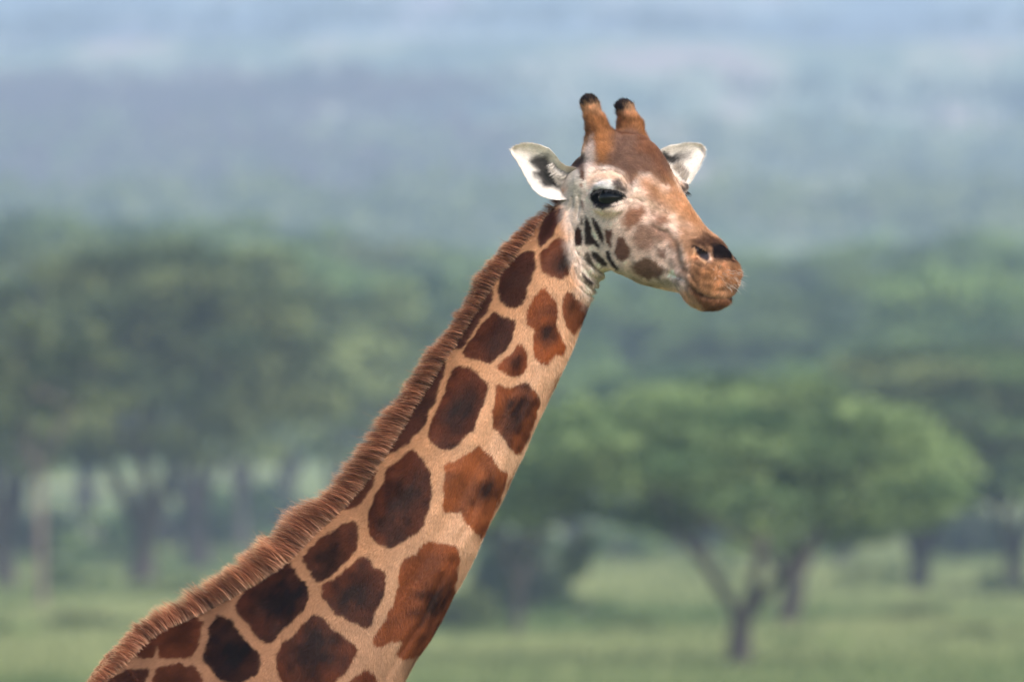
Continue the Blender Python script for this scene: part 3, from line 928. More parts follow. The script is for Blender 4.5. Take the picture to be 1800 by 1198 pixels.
fc = face_centre(V)
fnn = face_centre(NG)
inview = (fc[:, 1] < 1235) & (fc[:, 0] > 120)
facing = smooth(0.35, -0.15, fnn[:, 2])              # 1 towards the viewer
ishead = (fc[:, 1] < 520) & (fc[:, 0] > 1000 + np.clip(fc[:, 1] - 420, 0, 200) * 0.6)
qf, _, wf = to_head(fc)
eyezone = np.zeros(len(Q), bool)
for s in (1, -1):
    eyezone |= (np.linalg.norm(fc - EYE_C[s], axis=1) < 31.0) & (np.abs(fc[:, 1] - 349) < 12)
nost = (np.linalg.norm(fc - img_pt(1232, 447, 36), axis=1) < 20) & (poly_sd(fc[:, :2], ZM((440, 505), (500, 540), (575, 565), (588, 622), (560, 668), (500, 640), (446, 580))) < 1)
earf = REGION[Q[:, 0]] > 0
wgt = inview * (0.25 + 0.75 * facing) * np.where(ishead, 1.7, 1.0) * np.where(eyezone | nost, 0.0, 1.0)
NH = 820000
R, N, k = sample_surface(NH, wgt)
N /= np.linalg.norm(N, axis=1, keepdims=True) + 1e-9
reg = REGION[Q[k, 0]]
hd = ishead[k]
ef = earf[k]
# flow: down the neck towards the body, back over the head
flow = np.tile(np.array((-0.50, 0.80, 0.05)), (NH, 1))
flow[~hd] += np.array((0.0, 0.25, 0))
fwd = np.array((CP, 0.55, -SP)); fwd /= np.linalg.norm(fwd)
flow[hd] = -fwd + np.array((0, 0.55, 0))
mw_ = smooth(100, 55, np.linalg.norm(R - head_pt(218, 496, 0), axis=1))[:, None] * hd[:, None]
flow = flow * (1 - mw_) + np.array((-0.35, 0.9, -0.1)) * mw_
hornz = hd & (R[:, 1] < 250)
hw_ = smooth(285, 235, R[:, 1])[:, None] * hd[:, None]
flow = flow * (1 - hw_) + np.array((-0.18, -1.0, 0)) * hw_
flow[reg == 1] = np.array((-1.0, -0.35, 0)); flow[reg == 3] = np.array((1.0, -0.4, 0))
flow[reg == 2] = np.array((-1.0, -0.35, 0)); flow[reg == 4] = np.array((1.0, -0.4, 0))
sw = np.stack([vnoise(R + i * 57.3, 26.0) - 0.5 for i in range(3)], 1)
flow = flow + sw * 1.1 + RNG.normal(0, 0.22, (NH, 3))
ln = np.where(hd, 6.0, 8.0) * RNG.uniform(0.6, 1.35, NH)
ln[hornz] *= 1.5
ln *= 1 + 0.15 * mw_[:, 0]
wd_m = 1 - 0.2 * mw_[:, 0]
ln[ef] = RNG.uniform(4, 8, ef.sum())
wd = np.where(hd | ef, 0.75, 0.95) * RNG.uniform(0.7, 1.2, NH) * wd_m
lf = RNG.uniform(0.10, 0.55, NH)
lf[hornz] += 0.25
lf[ef] = RNG.uniform(0.05, 0.3, ef.sum())
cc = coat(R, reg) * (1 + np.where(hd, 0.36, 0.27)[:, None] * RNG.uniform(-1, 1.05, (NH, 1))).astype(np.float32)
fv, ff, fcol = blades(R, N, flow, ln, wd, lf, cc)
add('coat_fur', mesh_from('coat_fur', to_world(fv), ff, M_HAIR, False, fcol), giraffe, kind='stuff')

# ------------------------------------------------------------------ strands (mane, lashes, whiskers, tufts)
def strands(R, D0, D1, length, width, cols, seg=4, side=None):
    """tapering bent ribbons; cols (n, seg+1, 3)"""
    n = len(R)
    t = np.linspace(0, 1, seg + 1)
    pts = np.empty((n, seg + 1, 3))
    pts[:, 0] = R
    for i in range(seg):
        d = D0 * (1 - (i + 0.5) / seg) + D1 * ((i + 0.5) / seg)
        d /= np.linalg.norm(d, axis=1, keepdims=True) + 1e-9
        pts[:, i + 1] = pts[:, i] + d * (length / seg)[:, None]
    tang = np.gradient(pts, axis=1)
    if side is None:
        side = RNG.normal(0, 1, (n, 3)) * np.array((1, 1, 0.4))
    B = np.cross(tang, side[:, None, :])
    B /= np.linalg.norm(B, axis=2, keepdims=True) + 1e-9
    wv = width[:, None] * (1 - 0.85 * t[None] ** 2) * 0.5
    Lf, Rt = pts - B * wv[..., None], pts + B * wv[..., None]
    Vs = np.stack([Lf, Rt], 2).reshape(n, -1, 3)
    base = np.arange(n)[:, None] * (2 * (seg + 1))
    F = []
    for i in range(seg):
        F.append(np.stack([base[:, 0] + 2 * i, base[:, 0] + 2 * i + 1, base[:, 0] + 2 * i + 3, base[:, 0] + 2 * i + 2], 1))
    return Vs.reshape(-1, 3), np.concatenate(F), np.repeat(cols, 2, 1).reshape(-1, 3)

def mane(n):
    MB = np.asarray(MANE_BASE, float)
    seg = np.concatenate([[0], np.cumsum(np.hypot(*np.diff(MB, axis=0).T))])
    def signed(P2):
        dist, t = polyline_dist(P2, MB)
        i = np.clip((t * (len(MB) - 1)).astype(int), 0, len(MB) - 2)
        fr = t * (len(MB) - 1) - i
        e = MB[i + 1] - MB[i]
        sg = np.sign((P2[:, 0] - MB[i, 0]) * e[:, 1] - (P2[:, 1] - MB[i, 1]) * e[:, 0])
        return dist * sg, seg[i] + fr * (seg[i + 1] - seg[i])
    # outward side of the base line is the crest
    sel = np.where((np.abs(fc[:, 1] - np.interp(-fc[:, 0], -MB[:, 0], MB[:, 1])) < 60) & (fc[:, 0] < 992) & ~earf)[0]
    sd_, _ = signed(fc[sel, :2])
    if np.median(sd_[fc[sel, 2] > 0]) > 0 and False:
        sd_ = -sd_
    wm = np.zeros(len(Q))
    out_sign = 1.0 if signed(np.array([[600.0, 800.0]]))[0][0] > 0 else -1.0
    wm[sel] = smooth(-7, 0, sd_ * out_sign)
    root, rn, _k = sample_surface(n, wm)
    delta, s = signed(root[:, :2])
    delta = delta * out_sign
    NK = np.asarray(NECK)
    dc = np.interp(-root[:, 1], -NK[:, 1], NK[:, 5])
    side = np.clip((root[:, 2] - dc) / 24, -1, 1)
    L = np.interp(s, seg, MANE_LEN) - np.clip(delta, -6, 14)
    du = np.interp(s + 8, seg, MB[:, 0]) - np.interp(s - 8, seg, MB[:, 0])
    dv = np.interp(s + 8, seg, MB[:, 1]) - np.interp(s - 8, seg, MB[:, 1])
    ll = np.hypot(du, dv) + 1e-9
    tx, ty = du / ll, dv / ll                           # along the crest, towards the body
    px, py = -ty, tx
    sgn = np.where(py > 0, -1, 1)
    px, py = px * sgn, py * sgn                         # up and back, away from the neck
    # clumps
    def nz1(x, sc, off=0.0):
        return vnoise(np.stack([x, side * sc * 0.35 + off, 0 * x + off], 1), sc)
    cn = 0.45 * nz1(s, 26.0) + 0.35 * nz1(s, 9.0, 40) + 0.2 * nz1(s, 3.5, 80)
    cn2 = 0.4 * nz1(s, 60.0, 120) + 0.35 * nz1(s, 13.0, 160) + 0.25 * nz1(s, 4.0, 200)
    cb = 0.5 * nz1(s, 17.0, 240) + 0.5 * nz1(s, 5.0, 280)
    lo = smooth(1250, 1550, s)                           # tufts stand up near the withers
    back0 = 0.05 + 0.3 * (cn2 - 0.5)
    back1 = 0.75 * (1 - lo) - 0.1 * lo + 1.0 * (cn - 0.5)
    along = RNG.normal(0, 0.13, n)
    D0 = np.stack([px + tx * (back0 + along), py + ty * (back0 + along), side * 0.25], 1) + 0.35 * rn
    D1 = np.stack([px + tx * (back1 + along), py + ty * (back1 + along), -side * 0.35 + RNG.normal(0, 0.12, n)], 1)
    length = L * (0.50 + 0.92 * cn2) * RNG.uniform(0.66, 1.08, n) * (1.03 - 0.12 * smooth(900, 300, s)) + 2
    stray = RNG.random(n) < 0.03
    length[stray] *= RNG.uniform(1.05, 1.35, stray.sum())
    D1[stray] += RNG.normal(0, 0.35, (stray.sum(), 3))
    short = RNG.random(n) < 0.36
    length[short] *= RNG.uniform(0.35, 0.7, short.sum())
    t = np.linspace(0, 1, 5)
    up = smooth(1000, 300, s)                           # upper mane is darker and redder
    length[lo > 0] *= 1 + 0.12 * lo[lo > 0]
    root_c = lin((206, 166, 136))[None] * (1 - 0.36 * up)[:, None]
    mid_c = lin((162, 104, 74))[None] * (1 - 0.30 * up)[:, None]
    dark_c = lin((104, 62, 44))[None] * (1 - 0.15 * up)[:, None]
    tip_c = lin((226, 170, 130))[None] * (1 - 0.25 * up)[:, None]  # pale tips, brightened further to paint in a rim glow
    bright = (0.78 + 0.55 * cb) * RNG.uniform(0.72, 1.3, n)
    cols = np.empty((n, 5, 3))
    darkmix = np.clip(0.2 + 1.6 * (0.55 - cb), 0, 0.85)[:, None]
    mm = mid_c * (1 - darkmix) + dark_c * darkmix
    for i in range(5):
        a = t[i]
        if a < 0.35:
            f = a / 0.35
            cols[:, i] = root_c * (1 - f) + mm * f
        elif a < 0.75:
            cols[:, i] = mm
        else:
            f = (a - 0.75) / 0.25
            cols[:, i] = mm * (1 - f) + tip_c * f
    cols *= bright[:, None, None] * 1.24
    w_ = RNG.uniform(0.55, 1.0, n)
    return strands(root, D0, D1, length, w_, cols, 4)
mv, mf, mc = mane(96000)
add('mane', mesh_from('mane', to_world(mv), mf, M_MANE, False, np.clip(mc, 0.003, 0.9)), giraffe, kind='stuff')

# ------------------------------------------------------------------ eyes, lashes, whiskers
m_eye, nt, bs, _ = new_mat('eyeball')
bs.inputs['Base Color'].default_value = (0.004, 0.003, 0.003, 1)
bs.inputs['Roughness'].default_value = 0.02
bs.inputs['Specular IOR Level'].default_value = 0.38
bs.inputs['IOR'].default_value = 1.40
bs.inputs['Coat Weight'].default_value = 0.0
bs.inputs['Coat Roughness'].default_value = 0.03
def eye_mesh():
    nu, nv = 48, 32
    A, B = np.meshgrid(np.linspace(0, 2 * math.pi, nu, endpoint=False), np.linspace(0.02, math.pi - 0.02, nv))
    r = EYE_R / PX
    Vv = np.stack([np.sin(B) * np.cos(A), np.cos(B) * -1, np.sin(B) * np.sin(A)], -1)
    bulge = 1 + 0.10 * np.clip(-Vv[..., 1:2] - 0.7, 0, 1) / 0.3
    Vv = (Vv * bulge * r).reshape(-1, 3)
    I = np.arange(nu * nv).reshape(nv, nu)
    F = np.stack([I[:-1], np.roll(I, -1, 1)[:-1], np.roll(I, -1, 1)[1:], I[1:]], -1).reshape(-1, 4)
    return mesh_from('eye', Vv, F, m_eye)
EYE_ME = eye_mesh()
m_lash, nt, bs, _ = new_mat('lash_hair')
bs.inputs['Base Color'].default_value = (0.012, 0.010, 0.010, 1); bs.inputs['Roughness'].default_value = 0.5
for s in (1, -1):
    o = add('eye', EYE_ME, giraffe, to_world(EYE_C[s][None])[0])
    nn = EYE_N[s]
    o.rotation_euler = (0, 0, math.atan2(nn[2], nn[0]) + math.pi / 2)
    e1 = np.cross((0, 1, 0), nn)
    e1 = e1 / np.linalg.norm(e1)
    # upper lashes hang out and down over the eye, lower ones are short
    for up, n_, L0, name in ((1, 260, 16, 'upper_lashes'), (0, 150, 8, 'lower_lashes')):
        a = RNG.uniform(-1, 1, n_)
        yy = (-15.0 if up else 13.4) * np.sqrt(np.clip(1 - a ** 2, 0, 1))
        zz = np.sqrt(np.clip(30.5 ** 2 - (a * 29) ** 2 - yy ** 2, 4, None))
        R_ = EYE_C[s] + e1 * (a * 29)[:, None] + nn * zz[:, None] + np.stack([0 * a, yy - (1.5 if up else -1), 0 * a], 1)
        sp = e1 * (a * 0.6)[:, None] + nn
        D0 = sp + np.array((0, 0.25 if up else 0.5, 0))
        D1 = sp * 0.8 + np.array((0, 0.9 if up else 0.7, 0)) + RNG.normal(0, 0.12, (n_, 3))
        ll = L0 * RNG.uniform(0.6, 1.1, n_)
        lv, lf_, lc = strands(R_, D0, D1, ll, RNG.uniform(0.8, 1.3, n_), np.full((n_, 5, 3), 0.012), 4)
        add('eyelashes', mesh_from(name, to_world(lv), lf_, m_lash, False, lc), o, kind='stuff')
        o2 = bpy.data.objects[-1] if False else None
for o in giraffe.children:
    if o.name.startswith('eye'):
        for c in o.children:
            c.location = [-x for x in o.location]
            c.matrix_parent_inverse.identity()
            # the lashes are already in scene space: undo the eyeball's own turn and place
            from mathutils import Matrix
            c.location = (0, 0, 0)
            mw = Matrix.Translation(o.location) @ o.rotation_euler.to_matrix().to_4x4()
            c.matrix_parent_inverse = mw.inverted()

def whiskers(n):
    k = RNG.random(n)
    Rr, Nn, kk = sample_surface(14000, inview * ishead)
    m = (np.linalg.norm(Rr - head_pt(222, 500, 0), axis=1) < 78) & ((Rr[:, 1] > 522) | ((to_head(Rr)[0] > 262) & (Rr[:, 1] > 475)))
    Rr, Nn = Rr[m][:n], Nn[m][:n]
    Nn /= np.linalg.norm(Nn, axis=1, keepdims=True)
    n = len(Rr)
    D0 = Nn + RNG.normal(0, 0.2, (n, 3))
    D1 = Nn + np.array((0.0, 0.35, 0)) + RNG.normal(0, 0.35, (n, 3))
    L = RNG.uniform(8, 26, n)
    c = np.broadcast_to(lin((222, 204, 188)), (n, 5, 3))
    return strands(Rr, D0, D1, L, np.full(n, 0.42), c, 4)
wv_, wf_, wc_ = whiskers(110)
add('whiskers', mesh_from('whiskers', to_world(wv_), wf_, M_HAIR, False, wc_), giraffe, kind='stuff')

# tufts on the horns and the long hair inside the ears
def tuft(n, sel, L0, L1, D, col, wdt, jit=0.35, lift=0.5):
    Rr, Nn, kk = sample_surface(n, sel.astype(float))
    Nn /= np.linalg.norm(Nn, axis=1, keepdims=True)
    D0 = Nn * lift + D + RNG.normal(0, jit, (n, 3))
    D1 = D + RNG.normal(0, jit, (n, 3))
    c = np.broadcast_to(col * RNG.uniform(0.7, 1.4, (n, 1))[:, None], (n, 5, 3))
    return strands(Rr, D0, D1, RNG.uniform(L0, L1, n), np.full(n, wdt), c, 4)
body_f = ~earf
for nm, sel in (('horn_tuft', body_f & (fc[:, 1] < 186) & (fc[:, 0] < 1070)), ('horn_tuft', body_f & (fc[:, 1] < 191) & (fc[:, 0] > 1070))):
    tv, tf, tc_ = tuft(1500, sel, 4, 11, np.array((-0.45, -0.9, 0)), lin((50, 40, 40)), 0.9, 0.5)
    add(nm, mesh_from(nm, to_world(tv), tf, M_MANE, False, tc_), giraffe, kind='stuff')
rg = REGION[Q[:, 0]]
for r, poly, D, n_ in ((1, ZR((690, 470), (760, 560), (900, 640), (940, 760), (860, 800), (760, 660), (700, 560)), np.array((-0.75, 0.45, -0.5)), 1500), (3, ZH((860, 400), (900, 380), (950, 440), (930, 480)), np.array((0.3, -0.6, -0.5)), 300)):
    sel = (rg == r) & (poly_sd(fc[:, :2], poly) < 0)
    if sel.sum() > 3:
        tv, tf, tc_ = tuft(n_, sel, 9, 20, D, lin((226, 216, 206)), 0.8, 0.22, 0.4)
        add('ear_hair', mesh_from('ear_hair', to_world(tv), tf, M_HAIR, False, tc_), giraffe, kind='stuff')
# ================================================================== LAND
def K(D):
    return 25200.0 / D                       # picture units per metre at distance D from the camera

_TD = np.array([-400, 0, 560, 900, 1300, 1900, 2800, 4200, 6000, 8000, 9500], float)
_TZ = np.array([0, 0, 0, 4.0, 13.0, 33.0, 68.0, 130.0, 215.0, 250.0, 250.0], float)
def terrain(x, y):
    """height of the land at world x, y"""
    D = np.asarray(y, float) - CAM_Y
    z = np.interp(D, _TD, _TZ)
    P = np.stack([np.asarray(x, float), np.asarray(y, float), 0 * np.asarray(x, float)], -1).reshape(-1, 3)
    sh = np.shape(z)
    n = ((vnoise(P + 900, 90.0) - 0.5) * 1.0 + (vnoise(P + 500, 33.0) - 0.5) * 0.5).reshape(sh)
    far = np.clip((D - 450) / 2500, 0, 1)
    n2 = (vnoise(P + 3000, 300.0) - 0.5).reshape(sh)
    return z + n * (0.25 + 5 * far) * np.clip((D - 120) / 100, 0, 1) + n2 * 30 * far

def noise_ramp(nt, scale, stops, coord='Object', detail=5, stretch=(1, 1, 1)):
    tc = nt.nodes.new('ShaderNodeTexCoord')
    mp = nt.nodes.new('ShaderNodeMapping'); mp.inputs['Scale'].default_value = stretch
    nz = nt.nodes.new('ShaderNodeTexNoise'); nz.inputs['Scale'].default_value = scale; nz.inputs['Detail'].default_value = detail
    rp = nt.nodes.new('ShaderNodeValToRGB')
    nt.links.new(tc.outputs[coord], mp.inputs['Vector']); nt.links.new(mp.outputs[0], nz.inputs['Vector'])
    nt.links.new(nz.outputs['Fac'], rp.inputs['Fac'])
    el = rp.color_ramp.elements
    el[0].position, el[0].color = stops[0][0], (*stops[0][1], 1)
    el[1].position, el[1].color = stops[-1][0], (*stops[-1][1], 1)
    for p, c in stops[1:-1]:
        e = el.new(p); e.color = (*c, 1)
    return rp

m_ground, nt, bs, _ = new_mat('savanna_turf')
rp = noise_ramp(nt, 0.12, [(0.34, (0.085, 0.130, 0.045)), (0.5, (0.165, 0.205, 0.078)), (0.64, (0.270, 0.270, 0.130))])
rp2 = noise_ramp(nt, 0.010, [(0.42, (0.75, 0.80, 0.8)), (0.60, (1.05, 1.02, 0.95))])
mul = nt.nodes.new('ShaderNodeMix'); mul.data_type = 'RGBA'; mul.blend_type = 'MULTIPLY'; mul.inputs[0].default_value = 1
nt.links.new(rp.outputs[0], mul.inputs[6]); nt.links.new(rp2.outputs[0], mul.inputs[7])
nt.links.new(mul.outputs[2], bs.inputs['Base Color'])
bs.inputs['Roughness'].default_value = 0.95; bs.inputs['Specular IOR Level'].default_value = 0.1

m_hill, nt, bs, _ = new_mat('hill_scrub')
rp = noise_ramp(nt, 0.028, [(0.38, (0.040, 0.070, 0.034)), (0.48, (0.120, 0.155, 0.070)), (0.56, (0.24, 0.24, 0.13)), (0.66, (0.34, 0.24, 0.19))], detail=4, stretch=(1, 0.15, 1))
nt.links.new(rp.outputs[0], bs.inputs['Base Color'])
bs.inputs['Roughness'].default_value = 1.0; bs.inputs['Specular IOR Level'].default_value = 0.05

def sheet(name, xs, ys, mat, dz=0.0):
    X, Y = np.meshgrid(xs, ys)
    Z = terrain(X, Y) + dz
    n, m = X.shape
    I = np.arange(n * m).reshape(n, m)
    F = np.stack([I[:-1, :-1], I[:-1, 1:], I[1:, 1:], I[1:, :-1]], -1).reshape(-1, 4)
    return add(name, mesh_from(name, np.stack([X, Y, Z], -1).reshape(-1, 3), F, mat), kind='structure')
def spread(R, fine, nf, nc):
    a = np.linspace(-fine, fine, nf)
    b = fine + (R - fine) * np.linspace(0, 1, nc)[1:] ** 1.6
    return np.concatenate([-b[::-1], a, b])
sheet('ground', spread(3500, 60, 41, 14), np.concatenate([np.linspace(-300, 120, 15)[:-1], np.linspace(120, 1900, 261)]), m_ground)
sheet('hills', spread(3500, 420, 131, 14), np.concatenate([np.linspace(1900, 6200, 361), np.linspace(6200, 9200, 12)[1:]]), m_hill)

# ------------------------------------------------------------------ foliage and wood
def leaf_material(name, c_dark, c_light, tr=0.42):
    m, nt, bs, out = new_mat(name)
    nt.nodes.remove(bs)
    at = nt.nodes.new('ShaderNodeAttribute'); at.attribute_name = 'coat'
    oi = nt.nodes.new('ShaderNodeObjectInfo')
    mx0 = nt.nodes.new('ShaderNodeMix'); mx0.data_type = 'RGBA'
    mx0.inputs[6].default_value = (*c_dark, 1); mx0.inputs[7].default_value = (*c_light, 1)
    nt.links.new(at.outputs['Fac'], mx0.inputs[0])
    mr = nt.nodes.new('ShaderNodeMapRange'); mr.inputs['To Min'].default_value = 0.75; mr.inputs['To Max'].default_value = 1.35
    nt.links.new(oi.outputs['Random'], mr.inputs['Value'])
    vm = nt.nodes.new('ShaderNodeMix'); vm.data_type = 'RGBA'; vm.blend_type = 'MULTIPLY'; vm.inputs[0].default_value = 1
    nt.links.new(mx0.outputs[2], vm.inputs[6]); nt.links.new(mr.outputs[0], vm.inputs[7])
    mx0 = vm
    df = nt.nodes.new('ShaderNodeBsdfDiffuse'); tl = nt.nodes.new('ShaderNodeBsdfTranslucent')
    ms = nt.nodes.new('ShaderNodeMixShader'); ms.inputs[0].default_value = tr
    nt.links.new(mx0.outputs[2], df.inputs[0]); nt.links.new(mx0.outputs[2], tl.inputs[0])
    nt.links.new(df.outputs[0], ms.inputs[1]); nt.links.new(tl.outputs[0], ms.inputs[2])
    nt.links.new(ms.outputs[0], out.inputs['Surface'])
    return m
M_LEAF = {
    'green': leaf_material('acacia_leaf_green', (0.060, 0.110, 0.038), (0.240, 0.320, 0.110)),
    'olive': leaf_material('acacia_leaf_olive', (0.060, 0.090, 0.038), (0.260, 0.290, 0.110)),
    'mid': leaf_material('acacia_leaf_mid', (0.062, 0.105, 0.042), (0.225, 0.285, 0.110)),
    'dry': leaf_material('dry_scrub_leaf', (0.048, 0.034, 0.034), (0.140, 0.095, 0.085)),
    'dark': leaf_material('bush_leaf_dark', (0.030, 0.048, 0.028), (0.075, 0.100, 0.048)),
}
m_bark, nt, bs, _ = new_mat('acacia_bark')
rp = noise_ramp(nt, 3.0, [(0.35, (0.036, 0.029, 0.025)), (0.65, (0.095, 0.074, 0.060))], stretch=(1, 1, 0.25))
nt.links.new(rp.outputs[0], bs.inputs['Base Color']); bs.inputs['Roughness'].default_value = 0.95
m_bark2, nt, bs, _ = new_mat('pale_bark')
rp = noise_ramp(nt, 3.0, [(0.35, (0.10, 0.075, 0.055)), (0.65, (0.21, 0.155, 0.115))], stretch=(1, 1, 0.25))
nt.links.new(rp.outputs[0], bs.inputs['Base Color']); bs.inputs['Roughness'].default_value = 0.95

def branch(pts, r0, r1, sides=8):
    pts = np.asarray(pts, float)
    n = len(pts)
    tang = np.gradient(pts, axis=0)
    tang /= np.linalg.norm(tang, axis=1, keepdims=True) + 1e-9
    ref = np.array((0.31, 0.95, 0.05))
    a = np.cross(tang, ref); a /= np.linalg.norm(a, axis=1, keepdims=True) + 1e-9
    b = np.cross(tang, a)
    rr = np.linspace(r0, r1, n)
    th = np.linspace(0, 2 * math.pi, sides, endpoint=False)
    V_ = pts[:, None] + rr[:, None, None] * (a[:, None] * np.cos(th)[None, :, None] + b[:, None] * np.sin(th)[None, :, None])
    I = np.arange(n * sides).reshape(n, sides)
    J = np.roll(I, -1, 1)
    F = np.stack([I[:-1], J[:-1], J[1:], I[1:]], -1).reshape(-1, 4)
    return V_.reshape(-1, 3), F

def leaf_cloud(centers, radii, per, size, rng):
    """loose leaf sprays filling flattened clumps; returns verts, quads, light-value colours"""
    Vs, Cs = [], []
    for c, r, p in zip(centers, radii, per):
        dirs = rng.normal(0, 1, (p, 3)); dirs /= np.linalg.norm(dirs, axis=1, keepdims=True)
        pos = np.asarray(c) + dirs * (rng.random((p, 1)) ** 0.45) * np.asarray(r)
        s = size * rng.uniform(0.5, 1.3, p)
        nrm = rng.normal(0, 0.8, (p, 3)) + np.array((0, 0, 0.35)); nrm /= np.linalg.norm(nrm, axis=1, keepdims=True)
        t = np.cross(nrm, rng.normal(0, 1, (p, 3))); t /= np.linalg.norm(t, axis=1, keepdims=True)
        b = np.cross(nrm, t)
        q = np.stack([pos - t * s[:, None], pos - b * s[:, None] * 0.45, pos + t * s[:, None], pos + b * s[:, None] * 0.45], 1)
        Vs.append(q.reshape(-1, 3))
        tone = rng.uniform(0, 1)
        val = np.clip(0.5 + 1.1 * (tone - 0.5) + rng.normal(0, 0.18, p), 0, 1)
        Cs.append(np.repeat(val, 4))
    Vv = np.concatenate(Vs)
    F = np.arange(len(Vv)).reshape(-1, 4)
    c = np.concatenate(Cs)
    return Vv, F, np.stack([c, c, c], 1)

def tree_meshes(seed, leaf, bark, H=8.0, Rc=4.2, fork=0.22, limbs=4, thick=0.20, crown_lo=0.52, clumps=46, spread_az=None, dense=1.0):
    """an acacia: forked trunk with rising limbs, flat-topped layered crown"""
    rng = np.random.default_rng(seed)
    Vb, Fb = [], []
    def put(v, f):
        Fb.append(f + sum(len(x) for x in Vb)); Vb.append(v)
    fk = np.array((rng.normal(0, .12), rng.normal(0, .12), H * fork))
    put(*branch([(0, 0, -0.3), (0.02, 0, 0.05), fk * (0.5, 0.5, 0.5), fk], thick * 1.5, thick * 1.05, 10))
    ends = []
    az0 = rng.uniform(0, 6.28)
    for i in range(limbs):
        az = az0 + i * 2 * math.pi / limbs + rng.normal(0, .3) if spread_az is None else spread_az[i]
        R1 = Rc * rng.uniform(0.38, 0.62)
        e = np.array((math.cos(az) * R1, math.sin(az) * R1, H * rng.uniform(0.58, 0.74)))
        mid = fk * 0.45 + e * 0.55 + np.array((math.cos(az), math.sin(az), 0)) * (-0.1 * Rc) + np.array((0, 0, -0.04 * H)) + rng.normal(0, 0.12, 3)
        m1 = fk * 0.75 + mid * 0.25 + rng.normal(0, .05, 3)
        put(*branch([fk + (0, 0, -0.1), m1, mid, e * 0.6 + mid * 0.4 + rng.normal(0, .1, 3), e], thick * 0.72, thick * 0.3, 8))
        for j in range(4):
            a2 = az + rng.normal(0, 0.9)
            R2 = Rc * rng.uniform(0.45, 0.9)
            e2 = np.array((math.cos(a2) * R2, math.sin(a2) * R2, H * rng.uniform(0.72, 0.93)))
            st = mid if j < 2 else e
            put(*branch([st, st * 0.5 + e2 * 0.5 + (0, 0, -0.02 * H) + rng.normal(0, .1, 3), e2], thick * 0.28, thick * 0.07, 6))
            ends.append(e2)
    trunk = mesh_from('trunk', np.concatenate(Vb), np.concatenate(Fb), bark)
    cen, rad, per = [], [], []
    for k_ in range(clumps):
        if k_ < len(ends) and k_ % 1 == 0 and rng.random() < 0.8:
            c = ends[k_] + rng.normal(0, .25, 3)
        else:
            a = rng.uniform(0, 6.28); r = Rc * math.sqrt(rng.random()) * 1.0
            top = 1 - 0.28 * (r / Rc) ** 2
            c = np.array((math.cos(a) * r, math.sin(a) * r, H * (crown_lo + (top - crown_lo) * rng.random() ** 0.7)))
        rr = rng.uniform(0.15, 0.32) * Rc
        cen.append(c); rad.append((rr, rr, rr * rng.uniform(0.22, 0.45))); per.append(int(70 * dense * (rr / (0.2 * Rc)) ** 2))
    v, f, c = leaf_cloud(cen[:int(clumps * 0.72)], rad, per, 0.20 * H / 8, rng)
    crown = mesh_from('crown', v, f, leaf, False, c)
    return trunk, crown

def shrub_meshes(seed, leaf, H=2.2, Rc=1.6, clumps=22):
    rng = np.random.default_rng(seed)
    Vb, Fb = [], []
    cen, rad, per = [], [], []
    for i in range(6):
        a = rng.uniform(0, 6.28); r = Rc * rng.uniform(0.2, 0.7)
        e = np.array((math.cos(a) * r, math.sin(a) * r, H * rng.uniform(0.6, 0.95)))
        v, f = branch([(0, 0, -.1), e * (0.3, 0.3, 0.5), e], 0.07, 0.015, 6)
        Fb.append(f + sum(len(x) for x in Vb)); Vb.append(v)
    for i in range(clumps):
        a = rng.uniform(0, 6.28); r = Rc * math.sqrt(rng.random())
        zz = H * (0.12 + 0.88 * rng.random() * math.sqrt(max(0.05, 1 - (r / Rc) ** 2)))
        rr = rng.uniform(0.2, 0.36) * Rc
        cen.append((math.cos(a) * r, math.sin(a) * r, zz)); rad.append((rr, rr, rr * 0.8)); per.append(130)
    v, f, c = leaf_cloud(cen, rad, per, 0.12 * H / 2, rng)
    return mesh_from('stems', np.concatenate(Vb), np.concatenate(Fb), m_bark), mesh_from('crown', v, f, leaf, False, c)

PROTO = {
    'fork_green': tree_meshes(11, M_LEAF['mid'], m_bark, 5.2, 3.1, 0.17, 3, 0.15, 0.50, 120, (2.75, 0.3, 1.4), 0.9),
    'green_a': tree_meshes(12, M_LEAF['green'], m_bark, 8.0, 4.4, 0.15, 4, 0.24, 0.38, 110, (2.85, 0.25, 1.3, 4.5)),
    'green_b': tree_meshes(13, M_LEAF['green'], m_bark, 8.0, 4.0, 0.20, 3, 0.22, 0.36, 110, (2.7, 0.45, 4.6)),
    'olive_a': tree_meshes(14, M_LEAF['olive'], m_bark, 8.0, 4.6, 0.12, 4, 0.28, 0.36, 120, (3.0, 0.2, 1.2, 4.4), 1.1),
    'olive_b': tree_meshes(15, M_LEAF['olive'], m_bark, 8.0, 3.8, 0.13, 3, 0.25, 0.34, 115, (2.75, 0.35, 1.5)),
    'olive_pale': tree_meshes(16, M_LEAF['olive'], m_bark2, 8.0, 3.2, 0.45, 3, 0.14, 0.52, 46),
    'dark_a': tree_meshes(17, M_LEAF['dark'], m_bark, 8.0, 3.6, 0.26, 4, 0.20, 0.30, 70, None, 1.2),
}
SHRUB = {'bush_a': shrub_meshes(31, M_LEAF['dark']), 'bush_b': shrub_meshes(32, M_LEAF['olive']), 'bush_c': shrub_meshes(33, M_LEAF['green'])}

def at(u, D):
    return (u - 900) / K(D), D + CAM_Y
def base_dist(v, u=900):
    """distance at which the land meets the picture line v below picture column u"""
    Ds = 1 / np.linspace(1 / 700.0, 1 / 190.0, 600)
    xs, ys = (u - 900) * Ds / 25200.0, Ds + CAM_Y
    vv = 830 - (terrain(xs, ys) - CAM_Z) * 25200.0 / Ds
    return float(Ds[np.argmin(np.abs(vv - v))])
H0 = {k: (5.2 if k == 'fork_green' else 8.0) for k in PROTO}

